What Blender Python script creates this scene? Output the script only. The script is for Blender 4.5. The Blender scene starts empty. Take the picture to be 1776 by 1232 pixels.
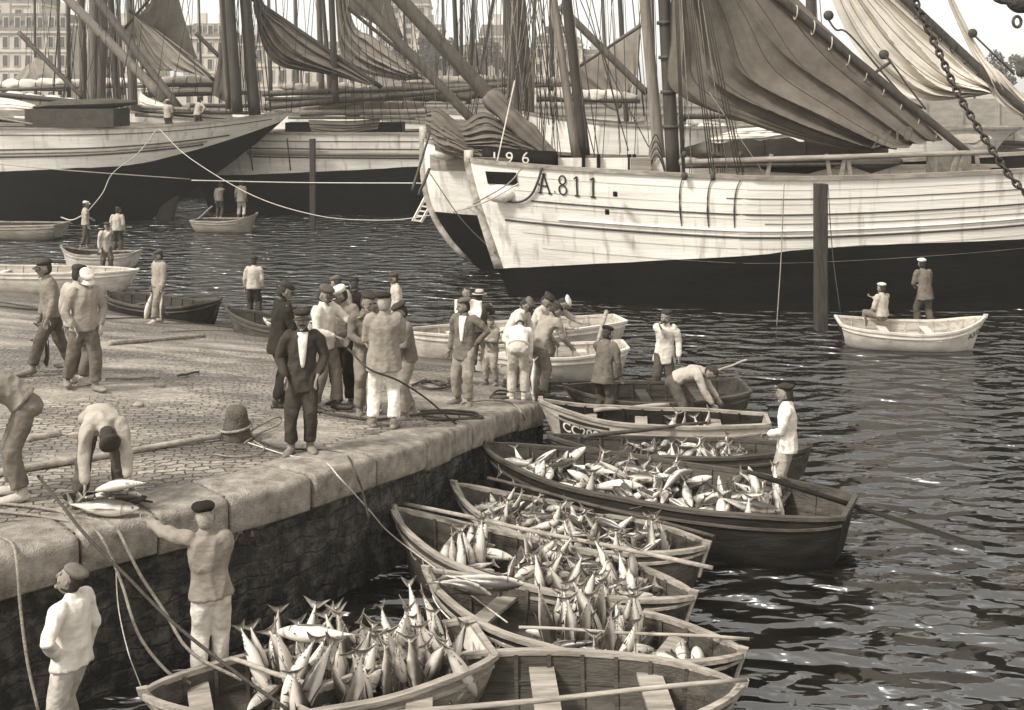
import bpy, bmesh, math, random
import numpy as np
from mathutils import Vector, Matrix, noise as mnoise
random.seed(7); np.random.seed(7)
R = math.radians
scene = bpy.context.scene
COL = scene.collection

# ------------------------------------------------------------------ camera
CAM_H = 5.9; F = 2000.0; CX = 888.0; HY = 160.0          # photo pixels (1776 x 1232)
cam_d = bpy.data.cameras.new('camera'); cam = bpy.data.objects.new('camera', cam_d); COL.objects.link(cam)
cam.location = (0, 0, CAM_H); cam.rotation_euler = (R(90), 0, 0)
cam_d.sensor_width = 36; cam_d.lens = 36 * F / 1776; cam_d.shift_y = -(616 - HY) / 1776
cam_d.clip_start = 0.1; cam_d.clip_end = 6000
scene.camera = cam
# ------------------------------------------------------------------ sky, sun, exposure
SUN_EL, SUN_AZ = 47, 234           # azimuth measured clockwise from +Y: light comes from behind-left of the camera
w = bpy.data.worlds.new('World'); scene.world = w; w.use_nodes = True
nt = w.node_tree; nt.nodes.clear()
sky = nt.nodes.new('ShaderNodeTexSky'); sky.sky_type = 'NISHITA'; sky.sun_disc = False
sky.sun_elevation = R(SUN_EL); sky.sun_rotation = R(SUN_AZ); sky.air_density = 1.0; sky.dust_density = 2.0; sky.ozone_density = 1.0
bw = nt.nodes.new('ShaderNodeRGBToBW'); mx = nt.nodes.new('ShaderNodeMix'); mx.data_type = 'RGBA'; mx.blend_type = 'MULTIPLY'
mx.inputs[0].default_value = 1; mx.inputs[7].default_value = (1.015, 1.0, 0.96, 1)
bg = nt.nodes.new('ShaderNodeBackground'); bg.inputs[1].default_value = 0.15
wo = nt.nodes.new('ShaderNodeOutputWorld')
veil = nt.nodes.new('ShaderNodeMath'); veil.operation = 'MULTIPLY_ADD'; veil.inputs[1].default_value = .8; veil.inputs[2].default_value = 3.25     # even cloud layer over the clear-sky model
nt.links.new(sky.outputs[0], bw.inputs[0]); nt.links.new(bw.outputs[0], veil.inputs[0]); nt.links.new(veil.outputs[0], mx.inputs[6]); nt.links.new(mx.outputs[2], bg.inputs[0]); nt.links.new(bg.outputs[0], wo.inputs[0])
sd = bpy.data.lights.new('sun', 'SUN'); sd.energy = 3.1; sd.angle = R(10); sd.color = (1.0, 0.98, 0.94)
sun = bpy.data.objects.new('sun', sd); COL.objects.link(sun)
sdir = Vector((math.sin(R(SUN_AZ)) * math.cos(R(SUN_EL)), math.cos(R(SUN_AZ)) * math.cos(R(SUN_EL)), math.sin(R(SUN_EL))))
sun.rotation_euler = sdir.to_track_quat('Z', 'Y').to_euler()
scene.view_settings.view_transform = 'Standard'; scene.view_settings.look = 'None'
scene.view_settings.exposure = 0.38; scene.view_settings.gamma = 1.0
scene.cycles.max_bounces = 6; scene.cycles.diffuse_bounces = 3; scene.cycles.glossy_bounces = 3
scene.cycles.transmission_bounces = 3; scene.cycles.volume_bounces = 0; scene.cycles.use_denoising = True
scene.cycles.sample_clamp_direct = 1.6; scene.cycles.sample_clamp_indirect = 3; scene.cycles.caustics_reflective = False; scene.cycles.caustics_refractive = False

# ------------------------------------------------------------------ placing helpers
def P(px, py, Y):                       # photo pixel at a distance
    return np.array([(px - CX) * Y / F, Y, CAM_H - (py - HY) * Y / F])
def G(px, py, z):                       # photo pixel on a horizontal plane
    Y = F * (CAM_H - z) / (py - HY)
    return np.array([(px - CX) * Y / F, Y, z])
EDGE = [(-9.5, 5.9), (-4.72, 10.65), (-2.62, 12.6), (-1.33, 14.6), (-.72, 16.3), (.4, 19.2), (.72, 22.0), (.85, 26.0), (.9, 32.0)]
def edge_x(Y):
    ys = [e[1] for e in EDGE]; xs = [e[0] for e in EDGE]
    return float(np.interp(Y, ys, xs))
def slip_z(X, Y):
    s = .55 * X + .83 * Y
    a = (20.4 - s) * .172
    k = .25; a2 = 1.66
    return a2 - k * math.log(1 + math.exp((a2 - a) / k)) if a2 - a < 8 * k else a
def GS(px, py, up=0.0):                 # photo pixel on the quay / slipway
    z = 1.0
    for _ in range(30):
        p = G(px, py, z + up); z = .5 * z + .5 * slip_z(p[0], p[1])
    return G(px, py, z + up)
def catmull(pts, n=8):
    p = [np.array(q, float) for q in pts]
    if len(p) < 3: return [p[0] + (p[-1] - p[0]) * i / n for i in range(n + 1)]
    q = [2 * p[0] - p[1]] + p + [2 * p[-1] - p[-2]]; out = []
    for i in range(1, len(q) - 2):
        for k in range(n):
            t = k / n
            out.append(.5 * ((2 * q[i]) + (-q[i-1] + q[i+1]) * t + (2*q[i-1] - 5*q[i] + 4*q[i+1] - q[i+2]) * t*t + (-q[i-1] + 3*q[i] - 3*q[i+1] + q[i+2]) * t**3))
    out.append(p[-1]); return out
def sag(a, b, d, n=14):
    a = np.array(a, float); b = np.array(b, float)
    return [a + (b - a) * i / n - np.array([0, 0, 4 * d * (i / n) * (1 - i / n)]) for i in range(n + 1)]
def nrm(v):
    v = np.array(v, float); l = np.linalg.norm(v); return v / l if l > 1e-9 else v

# ------------------------------------------------------------------ materials
def S(g):                               # sepia print: the film's own warm grey for a given lightness
    return (g * (1.18 - .13 * g), g, g * (.785 + .12 * g), 1)
MATS = {}
def mat(name, g, rough=.8, var=.35, scale=3.0, bump=.15, bscale=None, stretch=(1, 1, 1), spec=.3, metal=0.0, streak=0.0, coords='Object', det=6):
    if name in MATS: return MATS[name]
    m = bpy.data.materials.new(name); m.use_nodes = True; t = m.node_tree; b = t.nodes['Principled BSDF']
    N = t.nodes.new; L = t.links.new
    tc = N('ShaderNodeTexCoord'); mp = N('ShaderNodeMapping'); mp.inputs['Scale'].default_value = stretch
    L(tc.outputs[coords], mp.inputs[0])
    n1 = N('ShaderNodeTexNoise'); n1.inputs['Scale'].default_value = scale; n1.inputs['Detail'].default_value = det; n1.inputs['Roughness'].default_value = .65
    L(mp.outputs[0], n1.inputs[0])
    cr = N('ShaderNodeValToRGB'); cr.color_ramp.elements[0].position = .32; cr.color_ramp.elements[1].position = .68
    cr.color_ramp.elements[0].color = S(g * (1 - var)); cr.color_ramp.elements[1].color = S(min(.92, g * (1 + var * .55)))
    L(n1.outputs[0], cr.inputs[0])
    out = cr.outputs[0]
    if streak > 0:
        mp2 = N('ShaderNodeMapping'); mp2.inputs['Scale'].default_value = (2.6, 2.6, .22); L(tc.outputs[coords], mp2.inputs[0])
        n2 = N('ShaderNodeTexNoise'); n2.inputs['Scale'].default_value = 1.6; n2.inputs['Detail'].default_value = 8; L(mp2.outputs[0], n2.inputs[0])
        r2 = N('ShaderNodeMapRange'); r2.inputs[1].default_value = .56; r2.inputs[2].default_value = .74; r2.inputs[3].default_value = 0; r2.inputs[4].default_value = streak
        L(n2.outputs[0], r2.inputs[0])
        mm = N('ShaderNodeMix'); mm.data_type = 'RGBA'; mm.inputs[7].default_value = S(g * .22); L(r2.outputs[0], mm.inputs[0]); L(out, mm.inputs[6]); out = mm.outputs[2]
    L(out, b.inputs['Base Color'])
    b.inputs['Roughness'].default_value = rough; b.inputs['Specular IOR Level'].default_value = spec; b.inputs['Metallic'].default_value = metal
    if bump > 0:
        n3 = N('ShaderNodeTexNoise'); n3.inputs['Scale'].default_value = bscale or scale * 3; n3.inputs['Detail'].default_value = 5; L(mp.outputs[0], n3.inputs[0])
        bp = N('ShaderNodeBump'); bp.inputs['Strength'].default_value = bump; bp.inputs['Distance'].default_value = .05; L(n3.outputs[0], bp.inputs['Height']); L(bp.outputs[0], b.inputs['Normal'])
    MATS[name] = m; return m

M_wood = mat('weathered boat planking', .075, .75, .6, 2.2, .35, 14, (.35, 3.5, 3.5), streak=0)
M_wood_lt = mat('bleached gunwale wood', .32, .7, .5, 4, .3, 20, (.4, 3, 3))
M_wood_dk = mat('tarred dark planking', .022, .75, .6, 2.5, .3, 12, (.4, 3, 3), spec=.15)
M_paint_w = mat('worn white boat paint', .62, .55, .35, 2.2, .15, 12, (.6, 2, 2), streak=.35)
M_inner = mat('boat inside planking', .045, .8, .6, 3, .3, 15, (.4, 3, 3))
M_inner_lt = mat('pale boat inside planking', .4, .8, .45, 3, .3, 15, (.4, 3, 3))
M_hullw = mat('white painted ship side', .90, .5, .22, 1.4, .2, 5, (.25, 1, 4.5), streak=.6)
M_hullk = mat('black tarred ship bottom', .008, .62, .5, 1.2, .2, 6, (.4, 1, 2), spec=.1)
M_hullg = mat('weathered grey ship band', .30, .7, .4, 2, .2, 9, (.2, 1, 4), streak=.3)
M_line = mat('dark wale line', .06, .7, .3, 4, 0)
M_rail = mat('grey weathered ship rail', .27, .75, .5, 3, .3, 16, (.4, 2, 2))
M_deck = mat('ship deck planks', .16, .8, .5, 3, .2, 12)
M_mast = mat('varnished mast pine', .095, .6, .45, 3, .2, 14, (3, 3, .3))
M_mast_lt = mat('bare pale mast pine', .20, .65, .35, 3, .2, 14, (3, 3, .3))
M_mast_dk = mat('dark oiled mast', .05, .6, .4, 3, .2, 14, (3, 3, .3))
M_rope = mat('hemp rope', .26, .9, .4, 18, .5, 60)
M_rope_dk = mat('tarred rope', .06, .85, .4, 18, .5, 60)
M_rope_lt = mat('new pale rope', .55, .85, .3, 18, .5, 60)
M_iron = mat('rusty black iron', .05, .6, .5, 12, .4, 30, spec=.5)
M_skin = mat('tanned skin', .22, .6, .2, 9, .1, 40, spec=.35)
M_eye = mat('dark eye', .02, .4, 0, 4, 0)
M_hair = mat('dark hair', .035, .8, .4, 30, .4, 80)
M_hairg = mat('grey hair', .35, .8, .4, 30, .4, 80)
M_clog = mat('wooden clog', .19, .6, .4, 9, .2, 30)
M_boot = mat('black leather boot', .035, .5, .4, 9, .2, 30)
M_tuna_b = mat('tuna belly skin', .74, .32, .22, 7, .08, 30, (.5, 2, 2), spec=.6)
def tuna_mat():
    m = mat('tuna skin, pale belly and dark back', .66, .3, .2, 7, .08, 30, (.5, 2, 2), spec=.6); t = m.node_tree; N = t.nodes.new; L = t.links.new; b = t.nodes['Principled BSDF']
    src = b.inputs['Base Color'].links[0].from_socket; tc = N('ShaderNodeTexCoord'); sp = N('ShaderNodeSeparateXYZ'); L(tc.outputs['Object'], sp.inputs[0]); ns = N('ShaderNodeTexNoise'); ns.inputs['Scale'].default_value = 9; L(tc.outputs['Object'], ns.inputs[0])
    md = N('ShaderNodeMath'); md.operation = 'MULTIPLY_ADD'; md.inputs[1].default_value = .03; L(ns.outputs[0], md.inputs[0]); L(sp.outputs[2], md.inputs[2]); r = N('ShaderNodeMapRange'); r.interpolation_type = 'SMOOTHSTEP'; r.inputs[1].default_value = .0; r.inputs[2].default_value = .055; L(md.outputs[0], r.inputs[0])
    mm = N('ShaderNodeMix'); mm.data_type = 'RGBA'; mm.inputs[7].default_value = S(.05); L(r.outputs[0], mm.inputs[0]); L(src, mm.inputs[6]); L(mm.outputs[2], b.inputs['Base Color']); return m
M_tuna_b = tuna_mat()
M_tuna_d = mat('tuna back skin', .075, .3, .5, 7, .08, 30, (.5, 2, 2), spec=.6)
M_tuna_f = mat('tuna fin', .20, .4, .5, 12, .1, 30, spec=.5)
M_pile = mat('soaked timber pile', .045, .8, .5, 5, .5, 12, (3, 3, .4))
M_foli = mat('tree leaves', .085, .8, .6, 4, 0, coords='Generated')
M_bark = mat('tree bark', .08, .9, .4, 5, .3)
M_stone_b = mat('pale town house render', .50, .9, .25, .3, .1, 2)
M_slate = mat('slate roof', .12, .7, .35, .5, .2, 4)
M_glass = mat('dark window glass', .04, .2, .2, 1, 0, spec=.7)
M_frame = mat('pale window frame', .5, .7, .1, 1, 0)
M_canvas_dk = mat('dark canvas cover', .06, .9, .3, 3, .4, 9)
M_white = mat('white chalked lettering', .75, .7, .3, 12, 0)
M_black = mat('black painted lettering', .03, .6, .3, 8, 0)
CLOTH = {}
def cloth(g):
    k = 'woven cloth tone %d' % round(g * 100)
    return mat(k, g, .92, .2, 5, .3, 14, (1, 1, 1.5), spec=.08)
def cloth_t(g):
    return mat('stained trouser cloth tone %d' % round(g * 100), g, .92, .42, 4.5, .35, 14, (1, 1, 1.3), spec=.08)
def sailcloth(name, g, v=.3, s=(1, 1, 1)):
    return mat(name, g, .9, v, 1.1, .25, 8, s, spec=.1)

# ------------------------------------------------------------------ mesh collector, authored in world coordinates
WM = {}                                   # object -> its world matrix
def register(o, M=None): WM[o.name] = M if M is not None else Matrix.Identity(4)
class MB:
    def __init__(s): s.v = []; s.f = []; s.m = []; s.mats = []
    def mi(s, m):
        if m not in s.mats: s.mats.append(m)
        return s.mats.index(m)
    def add(s, vs, fs, m=None):
        o = len(s.v); s.v += [tuple(map(float, q)) for q in vs]; k = s.mi(m) if m else 0
        for f in fs: s.f.append(tuple(i + o for i in f)); s.m.append(k)
    def rings(s, rings, m=None, closed=True, cap=True, mfun=None):
        n = len(rings[0]); vs = [p for r in rings for p in r]; o = len(s.v); s.v += [tuple(map(float, q)) for q in vs]
        k = s.mi(m) if m else 0
        for i in range(len(rings) - 1):
            for j in range(n if closed else n - 1):
                j2 = (j + 1) % n
                s.f.append((o + i*n + j, o + i*n + j2, o + (i+1)*n + j2, o + (i+1)*n + j)); s.m.append(mfun(i, j) if mfun else k)
        if cap and closed:
            s.f.append(tuple(o + j for j in range(n))[::-1]); s.m.append(k)
            s.f.append(tuple(o + (len(rings)-1)*n + j for j in range(n))); s.m.append(k)
    def tube(s, pts, r, n=8, m=None, cap=True):
        pts = [np.array(p, float) for p in pts]
        if np.isscalar(r): r = [r] * len(pts)
        t = [nrm(pts[min(i+1, len(pts)-1)] - pts[max(i-1, 0)]) for i in range(len(pts))]
        up = np.array([0, 0, 1.]) if abs(t[0][2]) < .9 else np.array([1., 0, 0])
        a = nrm(np.cross(t[0], up)); rg = []
        for p, tt, rr in zip(pts, t, r):
            a = nrm(a - tt * np.dot(a, tt)); b = np.cross(tt, a)
            rg.append([p + rr * (a * math.cos(2*math.pi*j/n) + b * math.sin(2*math.pi*j/n)) for j in range(n)])
        s.rings(rg, m, True, cap)
    def loft(s, pts, rx, ry, side=(1, 0, 0), n=12, m=None, rnd=True, pw=1.0):
        pts = [np.array(p, float) for p in pts]; rx = list(rx); ry = list(ry)
        t = [nrm(pts[min(i+1, len(pts)-1)] - pts[max(i-1, 0)]) for i in range(len(pts))]
        if rnd:
            for fr, sc in ((.55, .83), (.9, .45)):
                pts.append(pts[len(rx)-1 if False else -1]) if False else None
            e = min(rx[-1], ry[-1]); s0 = min(rx[0], ry[0])
            pts = [pts[0] - t[0]*s0*.9, pts[0] - t[0]*s0*.55] + pts + [pts[-1] + t[-1]*e*.55, pts[-1] + t[-1]*e*.9]
            rx = [rx[0]*.42, rx[0]*.82] + rx + [rx[-1]*.82, rx[-1]*.42]; ry = [ry[0]*.42, ry[0]*.82] + ry + [ry[-1]*.82, ry[-1]*.42]
            t = [t[0], t[0]] + t + [t[-1], t[-1]]
        side = np.array(side, float); rg = []
        for p, tt, x, y in zip(pts, t, rx, ry):
            a = side - tt * np.dot(side, tt)
            if np.linalg.norm(a) < 1e-3: a = np.cross(tt, [0, 0, 1])
            a = nrm(a); b = np.cross(tt, a)
            ring = []
            for j in range(n):
                c, q = math.cos(2*math.pi*j/n), math.sin(2*math.pi*j/n)
                if pw != 1.0: c = math.copysign(abs(c)**pw, c); q = math.copysign(abs(q)**pw, q)
                ring.append(p + a*x*c + b*y*q)
            rg.append(ring)
        s.rings(rg, m)
    def box(s, c, size, ax=None, m=None):
        c = np.array(c, float); h = np.array(size, float) / 2
        A = np.array(ax, float) if ax is not None else np.eye(3)
        vs = [c + A[0]*h[0]*i + A[1]*h[1]*j + A[2]*h[2]*k for i in (-1, 1) for j in (-1, 1) for k in (-1, 1)]
        s.add(vs, [(0,1,3,2), (4,6,7,5), (0,4,5,1), (2,3,7,6), (0,2,6,4), (1,5,7,3)], m)
    def beam(s, a, b, w, h, m=None, up=(0, 0, 1)):
        a = np.array(a, float); b = np.array(b, float); x = nrm(b - a); y = nrm(np.cross(up, x)); z = np.cross(x, y)
        s.box((a + b) / 2, (np.linalg.norm(b - a), w, h), (x, y, z), m)
    def ball(s, c, r, n=10, m=None, ax=None):
        c = np.array(c, float); r = np.array([r]*3 if np.isscalar(r) else r, float); A = np.array(ax, float) if ax is not None else np.eye(3)
        rg = []
        for i in range(1, n):
            th = math.pi * i / n
            rg.append([c + A[0]*r[0]*math.sin(th)*math.cos(2*math.pi*j/(n+2)) + A[1]*r[1]*math.sin(th)*math.sin(2*math.pi*j/(n+2)) - A[2]*r[2]*math.cos(th) for j in range(n+2)])
        s.rings(rg, m)
    def sheet(s, grid, m=None, thick=None):      # grid[i][j] points
        a, b = len(grid), len(grid[0])
        s.add([p for r in grid for p in r], [(i*b+j, i*b+j+1, (i+1)*b+j+1, (i+1)*b+j) for i in range(a-1) for j in range(b-1)], m)
    def build(s, name, m=None, parent=None, smooth=True, origin=None, bevel=0, thick=0):
        me = bpy.data.meshes.new(name)
        if parent is not None: M = WM[parent.name]
        else: M = Matrix.Translation(Vector(origin)) if origin is not None else Matrix.Identity(4)
        V = np.array(s.v); Mi = np.array(M.inverted()); V = V @ Mi[:3, :3].T + Mi[:3, 3]
        me.from_pydata(V.tolist(), [], s.f)
        if s.mats:
            for q in s.mats: me.materials.append(q)
            me.polygons.foreach_set('material_index', s.m)
        elif m: me.materials.append(m)
        if m and not me.materials: me.materials.append(m)
        if smooth: me.polygons.foreach_set('use_smooth', [True] * len(me.polygons))
        me.update()
        o = bpy.data.objects.new(name, me); COL.objects.link(o)
        if parent is not None: o.parent = parent
        else: o.matrix_world = M
        WM[o.name] = M
        if thick:
            md = o.modifiers.new('solid', 'SOLIDIFY'); md.thickness = thick; md.offset = 0
        if bevel:
            md = o.modifiers.new('bevel', 'BEVEL'); md.width = bevel; md.segments = 2; md.limit_method = 'ANGLE'
        return o
def tag(o, label, cat, group=None):
    o['label'] = label; o['category'] = cat
    if group: o['group'] = group
    return o
def struct(o): o['kind'] = 'structure'; return o
def empty(name, loc, rz=0, label=None, cat=None, group=None):
    o = bpy.data.objects.new(name, None); COL.objects.link(o); o.empty_display_size = .2
    M = Matrix.Translation(Vector(loc)) @ Matrix.Rotation(rz, 4, 'Z'); o.matrix_world = M; WM[o.name] = M
    if label: tag(o, label, cat, group)
    return o
def flat_edges(o, ang=35):
    o.data.polygons.foreach_set('use_smooth', [True]*len(o.data.polygons))
    try: o.data.set_sharp_from_angle(angle=R(ang))
    except Exception: pass
def text_mesh(txt, size, bold=.0):
    c = bpy.data.curves.new('t', 'FONT'); c.body = txt; c.size = size; c.resolution_u = 3; c.offset = bold; c.fill_mode = 'FRONT'
    o = bpy.data.objects.new('t', c); COL.objects.link(o); bpy.context.view_layer.update()
    me = bpy.data.meshes.new_from_object(o.evaluated_get(bpy.context.evaluated_depsgraph_get()))
    bpy.data.objects.remove(o)
    bm = bmesh.new(); bm.from_mesh(me); bmesh.ops.triangulate(bm, faces=bm.faces)
    bmesh.ops.subdivide_edges(bm, edges=[e for e in bm.edges if e.calc_length() > size*.25], cuts=2)
    vs = [tuple(v.co) for v in bm.verts]; bm.verts.index_update(); fs = [tuple(v.index for v in f.verts) for f in bm.faces]; bm.free()
    return vs, fs
# ------------------------------------------------------------------ water
def build_water():
    m = bpy.data.materials.new('harbour water'); m.use_nodes = True; t = m.node_tree; b = t.nodes['Principled BSDF']
    b.inputs['Base Color'].default_value = S(.013); b.inputs['Roughness'].default_value = .13; b.inputs['IOR'].default_value = 2.0; b.inputs['Specular IOR Level'].default_value = .75
    N = t.nodes.new; L = t.links.new; tc = N('ShaderNodeTexCoord')
    def layer(scale, sx, sy, det, dist):
        mp = N('ShaderNodeMapping'); mp.inputs['Scale'].default_value = (sx, sy, 1); mp.inputs['Rotation'].default_value = (0, 0, R(12)); L(tc.outputs['Object'], mp.inputs[0])
        n = N('ShaderNodeTexNoise'); n.inputs['Scale'].default_value = scale; n.inputs['Detail'].default_value = det; n.inputs['Distortion'].default_value = dist; n.inputs['Roughness'].default_value = .45
        L(mp.outputs[0], n.inputs[0]); return n
    n1 = layer(1.7, .75, 1.25, 0.0, .7); n2 = layer(4.4, .75, 1.3, 1.0, .6)
    ad = N('ShaderNodeMath'); ad.operation = 'MULTIPLY_ADD'; ad.inputs[1].default_value = .24; L(n2.outputs[0], ad.inputs[0]); L(n1.outputs[0], ad.inputs[2])
    bp = N('ShaderNodeBump'); bp.inputs['Strength'].default_value = 1; bp.inputs['Distance'].default_value = .52; L(ad.outputs[0], bp.inputs['Height']); L(bp.outputs[0], b.inputs['Normal'])
    q = MB(); q.add([(-400, 2, 0), (400, 2, 0), (400, 206, 0), (-400, 206, 0)], [(0, 1, 2, 3)], m)
    struct(q.build('water'))
    sea = MB(); sea.add([(-4000, -60, -2.6), (4000, -60, -2.6), (4000, 5000, -2.6), (-4000, 5000, -2.6)], [(0, 1, 2, 3)], M_deck)
    struct(sea.build('seabed'))
build_water()

# ------------------------------------------------------------------ quay and slipway
def build_quay():
    m = bpy.data.materials.new('worn granite setts'); m.use_nodes = True; t = m.node_tree; b = t.nodes['Principled BSDF']; N = t.nodes.new; L = t.links.new
    tc = N('ShaderNodeTexCoord'); mp = N('ShaderNodeMapping'); mp.inputs['Rotation'].default_value = (0, 0, R(-14)); L(tc.outputs['Object'], mp.inputs[0])
    wn = N('ShaderNodeTexNoise'); wn.inputs['Scale'].default_value = 1.3; wn.inputs['Detail'].default_value = 4; L(mp.outputs[0], wn.inputs[0])
    av = N('ShaderNodeMix'); av.data_type = 'RGBA'; av.blend_type = 'LINEAR_LIGHT'; av.inputs[0].default_value = .2; L(mp.outputs[0], av.inputs[6]); L(wn.outputs['Color'], av.inputs[7])
    wn2 = N('ShaderNodeTexNoise'); wn2.inputs['Scale'].default_value = 5; wn2.inputs['Detail'].default_value = 3; L(mp.outputs[0], wn2.inputs[0])
    av2 = N('ShaderNodeMix'); av2.data_type = 'RGBA'; av2.blend_type = 'LINEAR_LIGHT'; av2.inputs[0].default_value = .07; L(av.outputs[2], av2.inputs[6]); L(wn2.outputs['Color'], av2.inputs[7])
    bt = N('ShaderNodeTexBrick'); bt.inputs['Scale'].default_value = 1; bt.inputs['Brick Width'].default_value = .21; bt.inputs['Row Height'].default_value = .115; bt.inputs['Mortar Size'].default_value = .016; bt.inputs['Mortar Smooth'].default_value = 1.0
    bt.inputs['Color1'].default_value = (1, 1, 1, 1); bt.inputs['Color2'].default_value = (.35, .35, .35, 1); bt.inputs['Mortar'].default_value = (0, 0, 0, 1); L(av2.outputs[2], bt.inputs[0])
    br = N('ShaderNodeMapRange'); br.inputs[1].default_value = .0; br.inputs[2].default_value = .9; L(bt.outputs['Color'], br.inputs[0])
    n2 = N('ShaderNodeTexNoise'); n2.inputs['Scale'].default_value = .55; n2.inputs['Detail'].default_value = 8; L(tc.outputs['Object'], n2.inputs[0])
    n3 = N('ShaderNodeTexNoise'); n3.inputs['Scale'].default_value = 16; n3.inputs['Detail'].default_value = 6; L(tc.outputs['Object'], n3.inputs[0])
    # mud and sand lie over the setts in places
    sand = N('ShaderNodeMapRange'); sand.inputs[1].default_value = .50; sand.inputs[2].default_value = .60; L(n2.outputs[0], sand.inputs[0])
    c1 = N('ShaderNodeMix'); c1.data_type = 'RGBA'; c1.inputs[6].default_value = S(.10); c1.inputs[7].default_value = S(.31); L(br.outputs[0], c1.inputs[0])
    c2 = N('ShaderNodeMix'); c2.data_type = 'RGBA'; c2.inputs[7].default_value = S(.34); ms = N('ShaderNodeMath'); ms.operation = 'MULTIPLY'; ms.inputs[1].default_value = .6; L(sand.outputs[0], ms.inputs[0]); L(ms.outputs[0], c2.inputs[0]); L(c1.outputs[2], c2.inputs[6])
    c3 = N('ShaderNodeMix'); c3.data_type = 'RGBA'; c3.blend_type = 'MULTIPLY'; c3.inputs[0].default_value = .8; r3 = N('ShaderNodeMapRange'); r3.inputs[1].default_value = .3; r3.inputs[2].default_value = .7; r3.inputs[3].default_value = .55; r3.inputs[4].default_value = 1.25; L(n3.outputs[0], r3.inputs[0]); L(c2.outputs[2], c3.inputs[6]); L(r3.outputs[0], c3.inputs[7])
    # weed and wet stone towards the water line of the last tide
    sp = N('ShaderNodeSeparateXYZ'); L(tc.outputs['Object'], sp.inputs[0]); wz = N('ShaderNodeMapRange'); wz.inputs[1].default_value = .1; wz.inputs[2].default_value = .75; wz.inputs[3].default_value = .5; wz.inputs[4].default_value = 1; L(sp.outputs[2], wz.inputs[0])
    c4 = N('ShaderNodeMix'); c4.data_type = 'RGBA'; c4.blend_type = 'MULTIPLY'; c4.inputs[0].default_value = 1; L(c3.outputs[2], c4.inputs[6]); L(wz.outputs[0], c4.inputs[7])
    mw = N('ShaderNodeMapping'); mw.inputs['Scale'].default_value = (.35, 1.1, 1); mw.inputs['Rotation'].default_value = (0, 0, R(-20)); L(tc.outputs['Object'], mw.inputs[0]); nw = N('ShaderNodeTexNoise'); nw.inputs['Scale'].default_value = 1.1; nw.inputs['Detail'].default_value = 7; nw.inputs['Roughness'].default_value = .6; L(mw.outputs[0], nw.inputs[0])
    rw = N('ShaderNodeMapRange'); rw.inputs[1].default_value = .38; rw.inputs[2].default_value = .6; rw.inputs[3].default_value = .5; rw.inputs[4].default_value = 1.12; L(nw.outputs[0], rw.inputs[0]); c5 = N('ShaderNodeMix'); c5.data_type = 'RGBA'; c5.blend_type = 'MULTIPLY'; c5.inputs[0].default_value = 1; L(c4.outputs[2], c5.inputs[6]); L(rw.outputs[0], c5.inputs[7])
    rr_ = N('ShaderNodeMapRange'); rr_.inputs[1].default_value = .38; rr_.inputs[2].default_value = .55; rr_.inputs[3].default_value = .35; rr_.inputs[4].default_value = .8; L(nw.outputs[0], rr_.inputs[0]); L(rr_.outputs[0], b.inputs['Roughness'])
    L(c5.outputs[2], b.inputs['Base Color']); b.inputs['Specular IOR Level'].default_value = .35
    iv = N('ShaderNodeMath'); iv.operation = 'MULTIPLY_ADD'; iv.inputs[1].default_value = .5; L(n3.outputs[0], iv.inputs[0]); L(br.outputs[0], iv.inputs[2])
    fl = N('ShaderNodeMath'); fl.operation = 'SUBTRACT'; fl.inputs[0].default_value = 1.15; L(sand.outputs[0], fl.inputs[1]); hh = N('ShaderNodeMath'); hh.operation = 'MULTIPLY'; L(iv.outputs[0], hh.inputs[0]); L(fl.outputs[0], hh.inputs[1])
    bp = N('ShaderNodeBump'); bp.inputs['Strength'].default_value = 1; bp.inputs['Distance'].default_value = .032; L(hh.outputs[0], bp.inputs['Height']); L(bp.outputs[0], b.inputs['Normal'])
    q = MB(); grid = []
    for Y in np.arange(4.5, 42, .25):
        ex = edge_x(Y) - .03; row = []
        for k in range(70):
            X = ex - 32 * (k / 69.) ** 1.7
            row.append((X, Y, slip_z(X, Y) + .018 * mnoise.noise(Vector((X*1.3, Y*1.3, 0))) + .006 * mnoise.noise(Vector((X*7, Y*7, 3)))))
        row = [(ex, Y, -1.6)] + row
        grid.append(row[::-1])
    q.sheet(grid, m); o = struct(q.build('quay_paving')); flat_edges(o, 50)
    # coping and wall
    gran = mat('dressed granite', .31, .85, .55, 5.5, .7, 60, det=14, streak=.45)
    wallm = bpy.data.materials.new('weedy rubble wall'); wallm.use_nodes = True; t = wallm.node_tree; b = t.nodes['Principled BSDF']; N = t.nodes.new; L = t.links.new
    tc = N('ShaderNodeTexCoord'); sx = N('ShaderNodeSeparateXYZ'); cx_ = N('ShaderNodeCombineXYZ'); sm = N('ShaderNodeMath'); sm.operation = 'MULTIPLY_ADD'; sm.inputs[1].default_value = .5; L(tc.outputs['Object'], sx.inputs[0]); L(sx.outputs[0], sm.inputs[0]); L(sx.outputs[1], sm.inputs[2]); L(sm.outputs[0], cx_.inputs[0]); L(sx.outputs[2], cx_.inputs[1])
    wn = N('ShaderNodeTexNoise'); wn.inputs['Scale'].default_value = 2.5; wn.inputs['Detail'].default_value = 6; L(tc.outputs['Object'], wn.inputs[0])
    av = N('ShaderNodeMix'); av.data_type = 'RGBA'; av.blend_type = 'LINEAR_LIGHT'; av.inputs[0].default_value = .17; L(cx_.outputs[0], av.inputs[6]); L(wn.outputs['Color'], av.inputs[7])
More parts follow.
